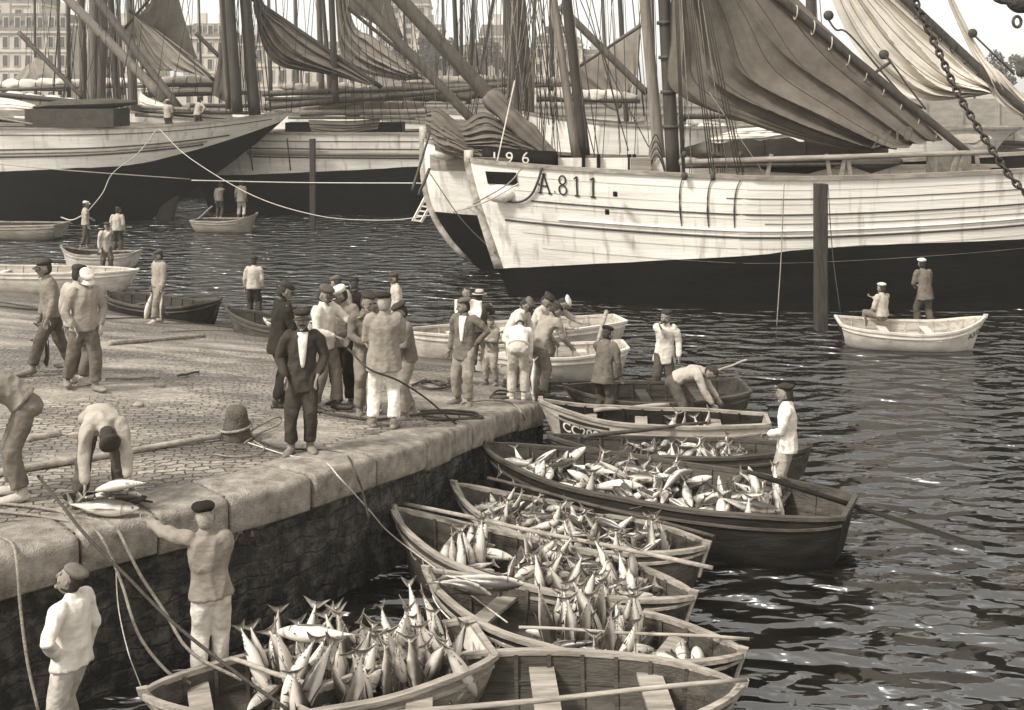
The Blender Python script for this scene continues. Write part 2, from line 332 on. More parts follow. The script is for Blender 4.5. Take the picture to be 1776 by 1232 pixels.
    bk = N('ShaderNodeTexBrick'); bk.inputs['Scale'].default_value = 1; bk.inputs['Brick Width'].default_value = .36; bk.inputs['Row Height'].default_value = .17; bk.inputs['Mortar Size'].default_value = .02; bk.inputs['Mortar Smooth'].default_value = 1; bk.inputs['Color1'].default_value = (1, 1, 1, 1); bk.inputs['Color2'].default_value = (.4, .4, .4, 1); bk.inputs['Mortar'].default_value = (0, 0, 0, 1); L(av.outputs[2], bk.inputs[0])
    r1 = N('ShaderNodeMapRange'); r1.inputs[1].default_value = .0; r1.inputs[2].default_value = 1.0; r1.inputs[3].default_value = .45; L(bk.outputs['Color'], r1.inputs[0])
    n4 = N('ShaderNodeTexNoise'); n4.inputs['Scale'].default_value = 5; n4.inputs['Detail'].default_value = 9; n4.inputs['Roughness'].default_value = .7; L(tc.outputs['Object'], n4.inputs[0])
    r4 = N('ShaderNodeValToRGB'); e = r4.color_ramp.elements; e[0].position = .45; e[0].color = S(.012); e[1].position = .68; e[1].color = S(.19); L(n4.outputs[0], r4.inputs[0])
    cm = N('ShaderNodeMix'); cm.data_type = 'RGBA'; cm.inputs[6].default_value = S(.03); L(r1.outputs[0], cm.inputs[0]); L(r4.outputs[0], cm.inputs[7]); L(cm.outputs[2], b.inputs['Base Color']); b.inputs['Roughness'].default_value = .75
    ad = N('ShaderNodeMath'); ad.operation = 'MULTIPLY_ADD'; ad.inputs[1].default_value = 2.0; L(n4.outputs[0], ad.inputs[0]); L(r1.outputs[0], ad.inputs[2])
    bp = N('ShaderNodeBump'); bp.inputs['Strength'].default_value = 1; bp.inputs['Distance'].default_value = .08; L(ad.outputs[0], bp.inputs['Height']); L(bp.outputs[0], b.inputs['Normal'])
    root = empty('quay_wall', (-2.6, 12.6, 0), 0, 'long dark rubble quay wall capped with pale rounded granite blocks', 'quay wall')
    ys = np.concatenate([np.arange(6.2, 19.21, .05)]); pts = [np.array([edge_x(y), y, slip_z(edge_x(y), y)]) for y in ys]
    # smooth the edge line
    for _ in range(60): pts = [pts[0]] + [(pts[i-1] + pts[i] * 2 + pts[i+1]) / 4 for i in range(1, len(pts)-1)] + [pts[-1]]
    L_ = [0]
    for i in range(1, len(pts)): L_.append(L_[-1] + np.linalg.norm(pts[i] - pts[i-1]))
    def at(s):
        X = [np.interp(s, L_, [p[k] for p in pts]) for k in range(3)]; return np.array(X)
    rnd = random.Random(3); s0 = 0; tot = L_[-1]
    lens = []
    while s0 < tot - .3:
        ln = rnd.choice([.65, .8, .95, 1.1]); ln = min(ln, tot - s0); 
        if tot - (s0 + ln) < .35: ln = tot - s0
        lens.append((s0, s0 + ln)); s0 += ln
    for k, (a, c) in enumerate(lens):
        q = MB(); rg = []; ja = rnd.uniform(-.03, .03); jz = rnd.uniform(-.012, .014); th = .36 + rnd.uniform(-.02, .03)
        ss = [a + .014, a + .020, a + .036] + list(np.linspace(a + .08, c - .08, 8)) + [c - .036, c - .020, c - .014]
        for i, s_ in enumerate(ss):
            p = at(s_); d = nrm(at(min(s_ + .05, tot)) - at(max(s_ - .05, 0))); nx = nrm(np.cross(d, [0, 0, 1]))   # towards the water
            e = min(i, len(ss) - 1 - i); sh = [.03, .012, .003][e] if e < 3 else 0
            prof = [(-.72, -.1), (-.72, .0), (-.5, .022), (-.1, .022), (.06, .020), (.105, .008), (.128, -.02), (.138, -.06), (.14, -.25), (.135, -th + .02), (.12, -th), (-.5, -th)]
            ring = []
            for (o_, z_) in prof:
                w_ = .008 * mnoise.noise(Vector((s_ * 3, o_ * 6, z_ * 6 + k))) + .006 * mnoise.noise(Vector((s_ * 12, o_ * 15, z_ * 15 + k)))
                oo = o_ - (sh if o_ > 0 else 0) + w_ + ja * (o_ > 0); zz = z_ - (sh if z_ > -.05 else 0) + jz + w_ * .5
                ring.append(p + nx * oo + np.array([0, 0, zz]))
            rg.append(ring)
        q.rings(rg, gran); o = q.build('coping_stone', parent=root)
    # rubble face below the coping
    q = MB(); grid = []
    for i in range(0, len(pts), 1):
        p = pts[i]; d = nrm(pts[min(i+1, len(pts)-1)] - pts[max(i-1, 0)]); nx = nrm(np.cross(d, [0, 0, 1])); row = []
        for z in np.linspace(p[2] - .33, -1.4, 34):
            w_ = .05 * mnoise.noise(Vector((p[1] * 2.2, p[0] * 2.2, z * 3))) + .03 * mnoise.noise(Vector((p[1] * 7, p[0] * 7, z * 8)))
            row.append(np.array([p[0], p[1], z]) + nx * (.03 + w_))
        grid.append(row)
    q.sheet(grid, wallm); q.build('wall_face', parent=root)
    q = MB(); p = pts[-1]                       # end face where the wall stops
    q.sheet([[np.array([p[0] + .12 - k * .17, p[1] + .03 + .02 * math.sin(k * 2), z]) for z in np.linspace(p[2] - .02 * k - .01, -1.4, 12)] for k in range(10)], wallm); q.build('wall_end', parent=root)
    # landing steps at the foot of the wall, lower left
    st = MB()
    for k in range(1): st.box((-4.35 - .4 * k, 9.6 + .35 * k, -.35 + .3 * k), (1.5, 1.3, .7), m=gran)
    tag(st.build('landing_step', origin=(-4.3, 9.6, 0), bevel=.03), 'worn granite landing steps at the foot of the quay wall', 'steps')
build_quay()

# ------------------------------------------------------------------ small boats
class Boat:
    pass
def make_boat(name, label, st, bw, beam, m_out, m_in, m_rail, transom=0.0, rise_b=.28, rise_s=.12, depth=.5, ribs=9, thwarts=(-.45, .05, .5), rake=.25, strake=True, m_tr=None, keel=-.16, fullb=2.4, fulls=2.6, floorz=.05, group=None, open_bow=True, bands=None, cat='rowing boat', stempost=True, thw=.20, m_thw=None, stem_h=.07):
    """st / bw: world points of the top of stern and stem; everything between follows from a midship height `depth` above the water"""
    st = np.array(st, float); bw = np.array(bw, float); mid = (st + bw) / 2; d = bw - st; Lh = math.hypot(d[0], d[1]) / 2; rz = math.atan2(d[1], d[0])
    root = empty(name, (mid[0], mid[1], 0), rz, label, cat, group)
    ex = np.array([math.cos(rz), math.sin(rz), 0]); ey = np.array([-math.sin(rz), math.cos(rz), 0]); ez = np.array([0, 0, 1.]); base = np.array([mid[0], mid[1], 0])
    B = Boat(); B.root = root; B.L = Lh; B.ex, B.ey = ex, ey; B.mid = mid; B.rz = rz
    def W(x, y, z): return base + ex * x + ey * y + ez * z
    def sheer(t): return depth + ((bw[2] - depth) * max(t, 0) ** 2.2 + (st[2] - depth) * max(-t, 0) ** 2.2)
    def hb(t):
        if t >= 0: return beam / 2 * (1 - t ** fullb) ** .85 + .015
        return beam / 2 * (transom + (1 - transom) * (1 - (-t) ** fulls) ** .85) + .015
    def kz(t): return keel + (.55 * (sheer(t) - keel)) * max(t, 0) ** 8 + (.35 if transom else .5) * (sheer(t) - keel) * max(-t, 0) ** 8
    def surf(t, a, side, inset=0.0):          # a: 0 gunwale .. pi/2 keel
        zs = sheer(t); b = hb(t); zk = kz(t); e = 3.3
        u = math.sin(a); y = max(b - inset, .004) * max(math.cos(a), 0) ** (2 / e)
        z = zs - (zs - zk) * u ** 1.15
        if inset: z = max(z, floorz) if zs > floorz else z
        x = t * Lh - rake * u * max(t, 0) ** 5 + rake * .5 * u * max(-t, 0) ** 5 - math.copysign(inset, t) * (abs(t) ** 8)
        return (x, side * y, z)
    ts = [-1, -.985, -.95, -.9] + list(np.linspace(-.82, .82, 17)) + [.88, .93, .965, .985, 1.0]
    an = list(np.linspace(0, math.pi / 2, 11))
    q = MB(); 
    for inset, mm in ((0, m_out), (.035, m_in)):
        rows = []
        for t in ts: rows.append([W(*surf(t, a, 1, inset)) for a in an] + [W(*surf(t, a, -1, inset)) for a in an[::-1][1:]])
        q.rings(rows, mm, closed=False, cap=False)
        n = len(rows[0]); 
        if transom: 
            k0 = len(q.v); q.v += [tuple(p) for p in rows[0]]; q.f.append(tuple(range(k0, k0 + n))); q.m.append(q.mi(m_tr or mm))
        if inset == 0 : outer = rows
        else: inner = rows
    for j in (0, -1):
        rg = [[o_[j], i_[j]] for o_, i_ in zip(outer, inner)]; q.rings(rg, m_out, closed=False, cap=False)
    hull = q.build('hull', parent=root)
    if transom:
        tr = MB(); y = hb(-1); z = sheer(-1)
        tr.box(W(-Lh + .01, 0, z + .0), (.06, 2 * y + .02, .05), (ex, ey, ez), m_rail); tr.build('transom_rail', parent=root, smooth=False)
    tl = list(np.linspace(-1, 1, 33))
    for sd in (1, -1):                          # gunwale
        q = MB(); rg = []
        for t in tl:
            x, y, z = surf(t, 0, 1); y = hb(t) - .012; wv = .006 * math.sin(t * 9 + sd)
            hw = .036
            rg.append([W(x, sd * (y + hw), z - .02 + wv), W(x, sd * (y + hw), z + .025 + wv), W(x, sd * max(y - hw, 0), z + .03 + wv), W(x, sd * max(y - hw, 0), z - .02 + wv)])
        q.rings(rg, m_rail); q.build('gunwale', parent=root, smooth=False)
        if strake:
            q = MB(); rg = []
            for t in tl:
                x, y, z = surf(t, .2, 1); rg.append([W(x, sd * (y + .0), z - .018), W(x, sd * (y + .022), z - .014), W(x, sd * (y + .022), z + .014), W(x, sd * y, z + .018)])
            q.rings(rg, m_rail); q.build('rubbing_strake', parent=root, smooth=False)
            q = MB(); rg = []
            for t in tl[2:-2]:
                x, y, z = surf(t, .42, 1, .03); rg.append([W(x, sd * y, z - .02), W(x, sd * (y - .02), z - .02), W(x, sd * (y - .02), z + .02), W(x, sd * y, z + .02)])
            q.rings(rg, m_in); q.build('stringer', parent=root, smooth=False)
    for k in range(ribs):
        t = -.86 + 1.72 * (k + .5) / ribs; q = MB(); rg = []
        for a in list(np.linspace(.03, 1.5, 9)):
            x, y, z = surf(t, a, 1, .03); x2, y2, z2 = surf(t, a, 1, .058); rg.append((x, y, z, y2, z2 + .012))
        ring = [[W(x - .018, y, z), W(x + .018, y, z), W(x + .018, y2, z2), W(x - .018, y2, z2)] for (x, y, z, y2, z2) in rg]
        ring += [[W(x - .018, -y, z), W(x + .018, -y, z), W(x + .018, -y2, z2), W(x - .018, -y2, z2)] for (x, y, z, y2, z2) in rg[::-1]]
        q.rings(ring, m_in); q.build('rib', parent=root, smooth=False)
    for t in thwarts:
        zt = sheer(t) - .14; b = hb(t) - .02; q = MB(); x = t * Lh
        q.box(W(x, 0, zt), (thw, 2 * b, .035), (ex, ey, ez), m_thw or m_rail); q.build('thwart', parent=root, smooth=False)
    # bottom boards
    q = MB()
    for k in range(-2, 3):
        n = 14; w_ = .11
        pts = []
        for i in range(n + 1):
            t = -.8 + 1.55 * i / n; b = max(hb(t) * .62, .02); y = k * b / 2.6; pts.append((W(t * Lh, y - b / 6.2, floorz + .012), W(t * Lh, y + b / 6.2, floorz + .012), W(t * Lh, y + b / 6.2, floorz + .034), W(t * Lh, y - b / 6.2, floorz + .034)))
        q.rings([list(p) for p in pts], m_in)
    q.build('bottom_boards', parent=root, smooth=False)
    if stempost:
        for e_, on in ((1, True), (-1, not transom)):
            if not on: continue
            q = MB(); pr = []
            for a in np.linspace(0, 1.35, 9):
                x, y, z = surf(e_ * .995, a, 1); pr.append((x, z))
            pr = [(pr[0][0] + e_ * .02, pr[0][1] + stem_h)] + pr
            q.rings([[W(x - e_ * .06, .03, z), W(x + e_ * .035, .022, z), W(x + e_ * .035, -.022, z), W(x - e_ * .06, -.03, z)] for x, z in pr], m_rail)
            q.build('stem_post' if e_ > 0 else 'stern_post', parent=root, smooth=False)
    B.W, B.surf, B.sheer, B.hb, B.floorz = W, surf, sheer, hb, floorz
    return B
def boat_text(B, txt, size, t0, side, a_mid, dirn, m, name='lettering', off=.012, step=None, bold=.004, plate=None):
    vs, fs = text_mesh(txt, size, bold)
    xs = [v[0] for v in vs]; x0 = min(xs); vs2 = []
    def place(lx, ly, o_):
        t = t0 + dirn * lx / B.L
        zs = B.sheer(t); zt = zs - a_mid + ly
        # find the angle whose height fits
        lo, hi = 0, math.pi / 2
        for _ in range(18):
            md = (lo + hi) / 2
            if B.surf(t, md, side)[2] > zt: lo = md
            else: hi = md
        x, y, z = B.surf(t, lo, side); return B.W(x, y + side * o_, z)
    q = MB(); q.add([place(v[0] - x0, v[1] - size * .35, off) for v in vs], fs, m); o = q.build(name, parent=B.root, smooth=False)
    if plate:
        Lw = max(xs) - x0; q = MB()
        g = [[place(-.06 + (Lw + .12) * i / 24, (j / 4 - .5) * size * 1.5, off * .45) for j in range(5)] for i in range(25)]
        q.sheet(g, plate); q.build('name_panel', parent=B.root)
    return o
def oar(name, label, a, b, r=.022, blade=0.0, m=None, group=None, cat='oar', r2=None):
    m = m or M_wood_lt; a = np.array(a, float); b = np.array(b, float); d = nrm(b - a); L_ = np.linalg.norm(b - a)
    if blade <= 0:
        q = MB(); pts = [a + d * L_ * k / 10 + np.array([0, 0, .006 * math.sin(k)]) for k in range(11)]
        q.tube(pts, [r + ((r2 or r) - r) * k / 10 for k in range(11)], 8, m); return tag(q.build(name, origin=a), label, cat, group)
    root = empty(name, a, 0, label, cat, group)
    q = MB(); q.tube([a, a + d * .12, a + d * .14, b - d * blade], [r * .75, r * .75, r, r * .9], 10, m); q.build('shaft', parent=root)
    s = nrm(np.cross(d, [0, 0, 1])); q = MB()
    q.loft([b - d * blade, b - d * blade * .7, b - d * blade * .3, b], [r, r * 2.4, r * 3.2, r * 2.8], [r * .9, r * .45, r * .35, r * .3], s, 10, m); q.build('blade', parent=root)
    return root
def stand_z(px, py, z): return G(px, py, z)

BOATS = {}
gB = 'rowing boats loaded with tuna at the quay'
# big foreground boat, cropped by the lower edge
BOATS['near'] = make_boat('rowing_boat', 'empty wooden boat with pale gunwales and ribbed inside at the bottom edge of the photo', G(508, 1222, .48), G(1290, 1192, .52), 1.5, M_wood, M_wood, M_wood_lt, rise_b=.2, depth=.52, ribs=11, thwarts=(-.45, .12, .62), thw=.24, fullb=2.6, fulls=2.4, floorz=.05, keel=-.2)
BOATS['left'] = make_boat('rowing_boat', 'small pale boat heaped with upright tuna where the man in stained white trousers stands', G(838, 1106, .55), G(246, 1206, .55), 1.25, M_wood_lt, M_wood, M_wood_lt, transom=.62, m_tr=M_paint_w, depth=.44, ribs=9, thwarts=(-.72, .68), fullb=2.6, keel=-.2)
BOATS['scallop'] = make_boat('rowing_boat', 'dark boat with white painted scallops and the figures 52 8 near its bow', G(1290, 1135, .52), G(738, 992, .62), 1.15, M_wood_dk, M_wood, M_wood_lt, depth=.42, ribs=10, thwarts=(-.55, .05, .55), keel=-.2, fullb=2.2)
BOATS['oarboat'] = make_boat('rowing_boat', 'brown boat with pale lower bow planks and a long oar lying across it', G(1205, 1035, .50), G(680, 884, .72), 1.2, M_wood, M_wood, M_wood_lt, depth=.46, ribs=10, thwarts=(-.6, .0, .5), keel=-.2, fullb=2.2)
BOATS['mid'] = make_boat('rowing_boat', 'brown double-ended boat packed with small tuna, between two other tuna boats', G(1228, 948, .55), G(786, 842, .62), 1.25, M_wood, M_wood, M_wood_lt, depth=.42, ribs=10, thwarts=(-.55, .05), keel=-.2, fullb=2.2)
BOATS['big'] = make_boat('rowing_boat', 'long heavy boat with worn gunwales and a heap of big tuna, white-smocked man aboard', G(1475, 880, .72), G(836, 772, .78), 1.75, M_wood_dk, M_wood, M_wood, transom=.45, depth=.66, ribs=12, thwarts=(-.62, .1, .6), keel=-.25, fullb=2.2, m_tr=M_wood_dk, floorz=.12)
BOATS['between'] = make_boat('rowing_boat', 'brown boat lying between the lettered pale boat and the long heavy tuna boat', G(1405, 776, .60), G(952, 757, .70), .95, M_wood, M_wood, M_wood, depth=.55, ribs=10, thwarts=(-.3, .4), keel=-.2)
BOATS['cc'] = make_boat('rowing_boat', 'pale grey boat lettered CC200 on its bow with two men working in it', G(1332, 728, .72), G(936, 695, .92), 1.05, M_paint_w if False else mat('worn grey boat paint', .40, .6, .35, 2.5, .2, 14, (.5, 2, 2), streak=.2), M_wood_dk, M_wood_lt, transom=.5, depth=.70, ribs=10, thwarts=(-.55, .1, .55), keel=-.2, fullb=1.8, m_tr=M_wood_lt)
BOATS['square'] = make_boat('rowing_boat', 'brown boat with a square raised transom behind the lettered pale boat', G(1292, 668, .62), G(980, 672, .62), 1.5, M_wood, M_inner, M_wood, transom=.62, depth=.5, ribs=9, thwarts=(-.5, .1), keel=-.2)
BOATS['pair1'] = make_boat('rowing_boat', 'worn white boat with a sculling oar standing up at its stern', G(1085, 598, .62), G(800, 605, .60), 1.35, M_paint_w, M_inner_lt, M_paint_w, transom=.55, depth=.5, ribs=9, thwarts=(-.5, .0, .5), keel=-.2)
BOATS['pair2'] = make_boat('rowing_boat', 'long white boat lying behind the boat with the sculling oar', G(1076, 552, .58), G(690, 574, .62), 1.5, M_paint_w, M_inner_lt, M_paint_w, transom=.5, depth=.52, ribs=10, thwarts=(-.5, .0, .5), keel=-.2)
BOATS['slipboat'] = make_boat('rowing_boat', 'low brown boat full of small pale fish behind the group on the slipway', G(690, 575, .5), G(392, 536, .72), 1.4, M_wood, M_inner, M_wood, depth=.5, ribs=9, thwarts=(-.5, .1), keel=-.15)
BOATS['low'] = make_boat('rowing_boat', 'low black boat with an upturned end, drawn up where the man lands two tuna', G(186, 508, .55), G(383, 520, .78), 1.4, M_wood_dk, M_inner, M_wood, depth=.5, ribs=9, thwarts=(-.4, .4), keel=-.15)
BOATS['white'] = make_boat('rowing_boat', 'long white boat reaching in from the left edge beside the slipway', G(-110, 460, .75), G(240, 469, .62), 1.6, M_paint_w, M_inner_lt, M_paint_w, depth=.62, ribs=10, thwarts=(-.4, .3), keel=-.2, transom=0)
BOATS['dinghy'] = make_boat('dinghy', 'small pale dinghy with two standing men, behind the long white boat', G(238, 437, .5), G(106, 429, .62), 1.3, M_paint_w, M_inner, M_wood_lt, transom=.6, depth=.42, ribs=7, thwarts=(-.4, .3), keel=-.2, cat='dinghy')
BOATS['edge'] = make_boat('rowing_boat', 'plain brown boat with a square end at the far left edge under the black ship', G(108, 388, .62), G(-130, 384, .6), 1.6, M_wood_lt, M_inner, M_wood_lt, transom=.7, depth=.55, ribs=6, thwarts=(.2,), keel=-.2)
BOATS['far'] = make_boat('dinghy', 'small grey dinghy with two men under the stern of the white ship', G(338, 381, .45), G(446, 371, .75), 1.5, mat('grey dinghy paint', .32, .6, .35, 2.5, .2, 14, (.5, 2, 2)), M_inner, M_wood_lt, transom=.65, depth=.45, ribs=7, thwarts=(-.3, .3), keel=-.2, cat='dinghy')
BOATS['right'] = make_boat('dinghy', 'white dinghy with a dark transom and two men in white caps below the big ship', G(1453, 556, .52), G(1710, 550, .70), 1.7, M_paint_w, M_inner_lt, M_paint_w, transom=.65, depth=.40, ribs=9, thwarts=(-.35, .25), keel=-.2, cat='dinghy', m_tr=M_wood_dk)

boat_text(BOATS['cc'], 'CC2006', .21, .80, 1, .24, -1, M_white, plate=M_black)
boat_text(BOATS['cc'], 'O-H', .13, -.60, 1, .20, -1, M_black)
boat_text(BOATS['right'], 'A312', .17, .70, -1, .22, 1, M_black)
boat_text(BOATS['oarboat'], 'C  C  3  8', .20, .76, 1, .17, -1, mat('faded lettering', .5, .7, .5, 12, 0))
boat_text(BOATS['scallop'], '5  2    8', .22, .72, 1, .30, -1, M_white)
def scallops(B):
    q = MB(); 
    def pt(t, dz):
        lo, hi = 0, math.pi / 2; zt = B.sheer(t) - dz
        for _ in range(16):
            md = (lo + hi) / 2
            if B.surf(t, md, 1)[2] > zt: lo = md
            else: hi = md
        x, y, z = B.surf(t, lo, 1); return B.W(x, y + .012, z)
    q.tube([pt(t, .17) for t in np.linspace(.97, -.35, 50)], .009, 5, M_white)
    for k in range(5):
        t1 = .50 - k * .085
        q.tube([pt(t1 - .085 * s, .17 - .085 * math.sin(math.pi * s)) for s in np.linspace(0, 1, 12)], .007, 5, M_white)
    q.build('painted_scallops', parent=B.root)
scallops(BOATS['scallop'])
# pale inner bow planks of the boat with the oar
# oars and poles
gO = 'oars and poles lying about'
oar('oar', 'long oar lying over the boat with pale bow planks', P(700, 874, 14.5), P(1236, 985, 12.5), .026, 0.0)
oar('oar', 'long dark oar over the boat packed with small tuna', P(846, 829, 15.5), P(1238, 930, 13.5), .022, .0, M_wood)
oar('boat_hook', 'thin pole lying along the side of the scalloped boat', P(900, 1088, 11.6), P(1300, 1108, 11.3), .016, 0, cat='pole')
oar('oar', 'thick pale oar lying across the empty boat at the bottom', G(600, 1248, .52), G(1296, 1178, .66), .030, 0, r2=.02)
oar('sculling_oar', 'long dark sculling oar beside the man in the white smock, blade out over the water', P(1296, 818, 14.9), P(1706, 950, 14.2), .035, 1.5, M_wood_dk, cat='oar')
oar('oar', 'pale loom of an oar lying on the gunwale of the lettered boat', G(1012, 758, .80), G(1225, 733, .70), .035, 0, M_wood, r2=.025)
oar('sculling_oar', 'pale sculling oar standing up at the end of the worn white boat', G(1028, 622, .2), P(1052, 540, 25.9), .035, .0, M_wood_lt, cat='oar', r2=.05)
oar('boat_hook', 'thin pole sticking up behind the bending man', P(1245, 643, 20.8), P(1296, 624, 20.8), .02, 0, M_wood_lt, cat='pole')
oar('oar', 'short pale oar across the gunwale beside the heaped upright tuna', P(400, 1142, 10.9), P(548, 1192, 10.3), .022, 0)
oar('oar', 'oar inside the lettered boat beside the bending man', G(1030, 712, .7), G(1160, 702, .7), .035, 0)
oar('oar', 'oar stretched from the man at the small far dinghy to the water', P(338, 385, 52.4), P(368, 358, 52), .04, 0)
oar('long_pole', 'long thick pole lying on the setts up to the granite bollard', GS(-10, 822, .05), GS(396, 754, .05), .045, 0, M_wood_lt, cat='pole', r2=.035)
oar('long_pole', 'bleached pole lying in the middle of the slipway', GS(190, 596, .04), GS(356, 582, .04), .055, 0, M_wood_lt, cat='pole', r2=.03)
oar('long_pole', 'thin stick lying on the slipway at the left', GS(-5, 530, .04), GS(90, 540, .04), .03, 0, M_wood, cat='pole')

oar('long_pole', 'thin stick lying on the setts right of the man with the light cap', GS(182, 657, .03), GS(276, 654, .03), .022, 0, M_wood_lt, cat='pole')
oar('long_pole', 'short curved stick lying alone on the middle of the quay', GS(308, 652, .03), GS(344, 645, .03), .02, 0, M_wood, cat='pole')
oar('plank', 'weathered plank lying on the setts behind the bent man', GS(46, 762, .03), GS(104, 752, .03), .05, 0, M_wood_lt, cat='plank')
# ------------------------------------------------------------------ big sailing ships
def make_ship(name, label, bow, d, L_, halfb, sheer, paint, m_top=M_hullw, m_bot=M_hullk, overhang=3.0, rake=1.2, wb=.75, bulwark=.55, m_rail=M_rail, band=None, nst=64, cat='sailing ship', group=None, fine=.5, counter=.55, sternw=.35, rexp=1.2):
    """bow: world xy of the stem top, d: unit vector aft; sheer(u), paint(u): heights at u metres aft"""
    bow = np.array([bow[0], bow[1], 0.]); d = nrm([d[0], d[1], 0]); s = np.array([-d[1], d[0], 0])      # s = port/starboard vector
    root = empty(name, bow + d * L_ / 2, math.atan2(-d[1], -d[0]), label, cat, group)
    def pb(f):                       # plan breadth, f 0 bow .. 1 stern
        return (min(1, f / .32)) ** fine * (1 if f < .6 else 1 - (1 - sternw) * ((f - .6) / .4) ** 2) if f > 0 else 0
    def surf(f, z, side):
        u0 = f * L_; zs = sheer(u0); h = max(0, min(1, z / zs))
        ub = rake * (1 - h) ** rexp; us = L_ - overhang * (1 - h) ** counter
        u = ub + (us - ub) * f
        if f < .32: p = (f / .32) ** (fine + (1 - h) * .35)
        else: p = 1
        if f > .6: p *= 1 - (1 - sternw) * ((f - .6) / .4) ** 2 - (1 - h) * sternw * .9 * ((f - .6) / .4) ** 3
        p = max(p, .0)
        y = halfb * p * (wb + (1 - wb) * h ** .8)
        return bow + d * u + s * side * y + np.array([0, 0, z])
    fs = [0, .004, .012, .025, .045, .07, .1, .14, .18, .22, .27, .32] + list(np.linspace(.36, .96, nst - 18)) + [.98, .992, 1.0]
    q = MB(); kt = q.mi(m_top); kb = q.mi(m_bot)
    for side in (1, -1):
        rows = []
        for f in fs:
            zs = sheer(f * L_); zp = paint(f * L_) + .03 * mnoise.noise(Vector((f * L_ * .9, side * 3, 1))) + .012 * mnoise.noise(Vector((f * L_ * 4, side * 3, 7))); zz = list(np.linspace(zs, zp, 9)) + list(np.linspace(zp, 0, 6))[1:] + [-.8, -1.8]
            r = []
            for z in zz: r.append(surf(f, max(z, 0), side) + np.array([0, 0, min(z, 0)]))
            rows.append(r)
        n = len(rows[0])
        rows = rows if side > 0 else rows[::-1]
        q.rings(rows, m_top, closed=False, cap=False, mfun=lambda i, j: kt if j < 8 else kb)
        if side > 0: A = rows
        else: Bm = rows[::-1]
    o_ = len(q.v); st = A[-1] + Bm[-1][::-1]; q.v += [tuple(p) for p in st]; n = len(A[-1])
    for j in range(n - 1): q.f.append((o_ + j, o_ + 2*n - 1 - j, o_ + 2*n - 2 - j, o_ + j + 1)); q.m.append(kt if j < 8 else kb)
    hull = q.build('hull', parent=root)
    q = MB(); rg = []
    for f in fs: 
        z = sheer(f * L_) - bulwark; a = surf(f, z, .985); b = surf(f, z, -.985); rg.append([a, a * .5 + b * .5 + np.array([0, 0, .08]), b])
    q.sheet(rg, M_deck); q.build('deck', parent=root)
    for side in (1, -1):
        q = MB(); rg = []
        for f in fs:
            zs = sheer(f * L_); p = surf(f, zs, side); o2 = s * side
            rg.append([p + o2 * .06 + [0, 0, -.03], p + o2 * .06 + [0, 0, .08], p - o2 * .16 + [0, 0, .08], p - o2 * .16 + [0, 0, -.03]])
        q.rings(rg, m_rail); q.build('top_rail', parent=root, smooth=False)
        q = MB(); rg = []
        for f in fs:                      # inner face of the bulwark
            zs = sheer(f * L_); rg.append([surf(f, zs, side) - s * side * .1, surf(f, zs - bulwark, side) - s * side * .1])
        q.sheet(rg, M_hullk); q.build('bulwark_lining', parent=root)
    def wale(dz0, dz1, side, f0=.01, f1=.985, r=.035, m=M_line, name='wale', flat=1.0):
        q = MB(); pts = []
        for f in np.linspace(f0, f1, 50):
            zs = sheer(f * L_); dz = dz0 + (dz1 - dz0) * f; pts.append(surf(f, zs - dz, side) + s * side * .01)
        q.tube(pts, r, 6, m); return q.build(name, parent=root)
    return dict(root=root, surf=surf, s=s, d=d, L=L_, sheer=sheer, wale=wale, bow=bow)
def spar(name, parent, a, b, r0, r1=None, m=M_mast, n=10, ext=0.0, bands=False, bend=0.0):
    a = np.array(a, float); b = np.array(b, float); d = nrm(b - a); a = a - d * ext; r1 = r1 or r0
    K = 16; pts = []; rr = []
    for k in range(K + 1):
        f = k / K; pts.append(a + (b - a) * f + np.array([0, 0, -bend * 4 * f * (1 - f)])); rr.append(r0 + (r1 - r0) * f)
    q = MB(); q.tube(pts, rr, n, m); return q.build(name, parent=parent)
def rope(name, parent, pts, r=.02, m=M_rope, sm=0, n=5, label=None, cat='rope', group=None):
    q = MB(); pts = catmull(pts, sm) if sm else [np.array(p, float) for p in pts]
    q.tube(pts, r, n, m)
    o = q.build(name, parent=parent, origin=None if parent is not None else pts[0])
    if parent is None: tag(o, label, cat, group)
    return o
def furled(name, parent, a, b, r, m, seed=0, droop=.0, gask=7, lump=.35):
    a = np.array(a, float); b = np.array(b, float); K = 44; rg = []; rnd = random.Random(seed); ax = nrm(b - a); sd = nrm(np.cross(ax, [0, 0, 1])); up = np.cross(sd, ax)
    for k in range(K + 1):
        f = k / K; env = (math.sin(math.pi * min(max(f, .02), .98)) ** .45); g = .78 + .22 * abs(math.sin(f * gask * math.pi)); c = a + (b - a) * f - np.array([0, 0, droop * math.sin(math.pi * f)])
        ring = []
        for j in range(14):
            t = 2 * math.pi * j / 14; rr = r * env * g * (1 + lump * mnoise.noise(Vector((f * 14 + seed, math.cos(t) * 1.3, math.sin(t) * 1.3))) + .12 * math.sin(t * 4 + f * 18))
            ring.append(c + sd * rr * math.cos(t) * .8 + up * rr * math.sin(t) * 1.1)
        rg.append(ring)
    q = MB(); q.rings(rg, m); o = q.build(name, parent=parent)
    for k in range(1, gask):
        c = a + (b - a) * (k / gask) - np.array([0, 0, droop * math.sin(math.pi * k / gask)]); q = MB(); rr = r * .86
        q.tube([c + sd * rr * .82 * math.cos(t) + up * rr * 1.1 * math.sin(t) + ax * .03 * math.sin(t) for t in np.linspace(0, 2 * math.pi, 14)], .018, 5, M_rope_dk); q.build('gasket', parent=parent)
    return o
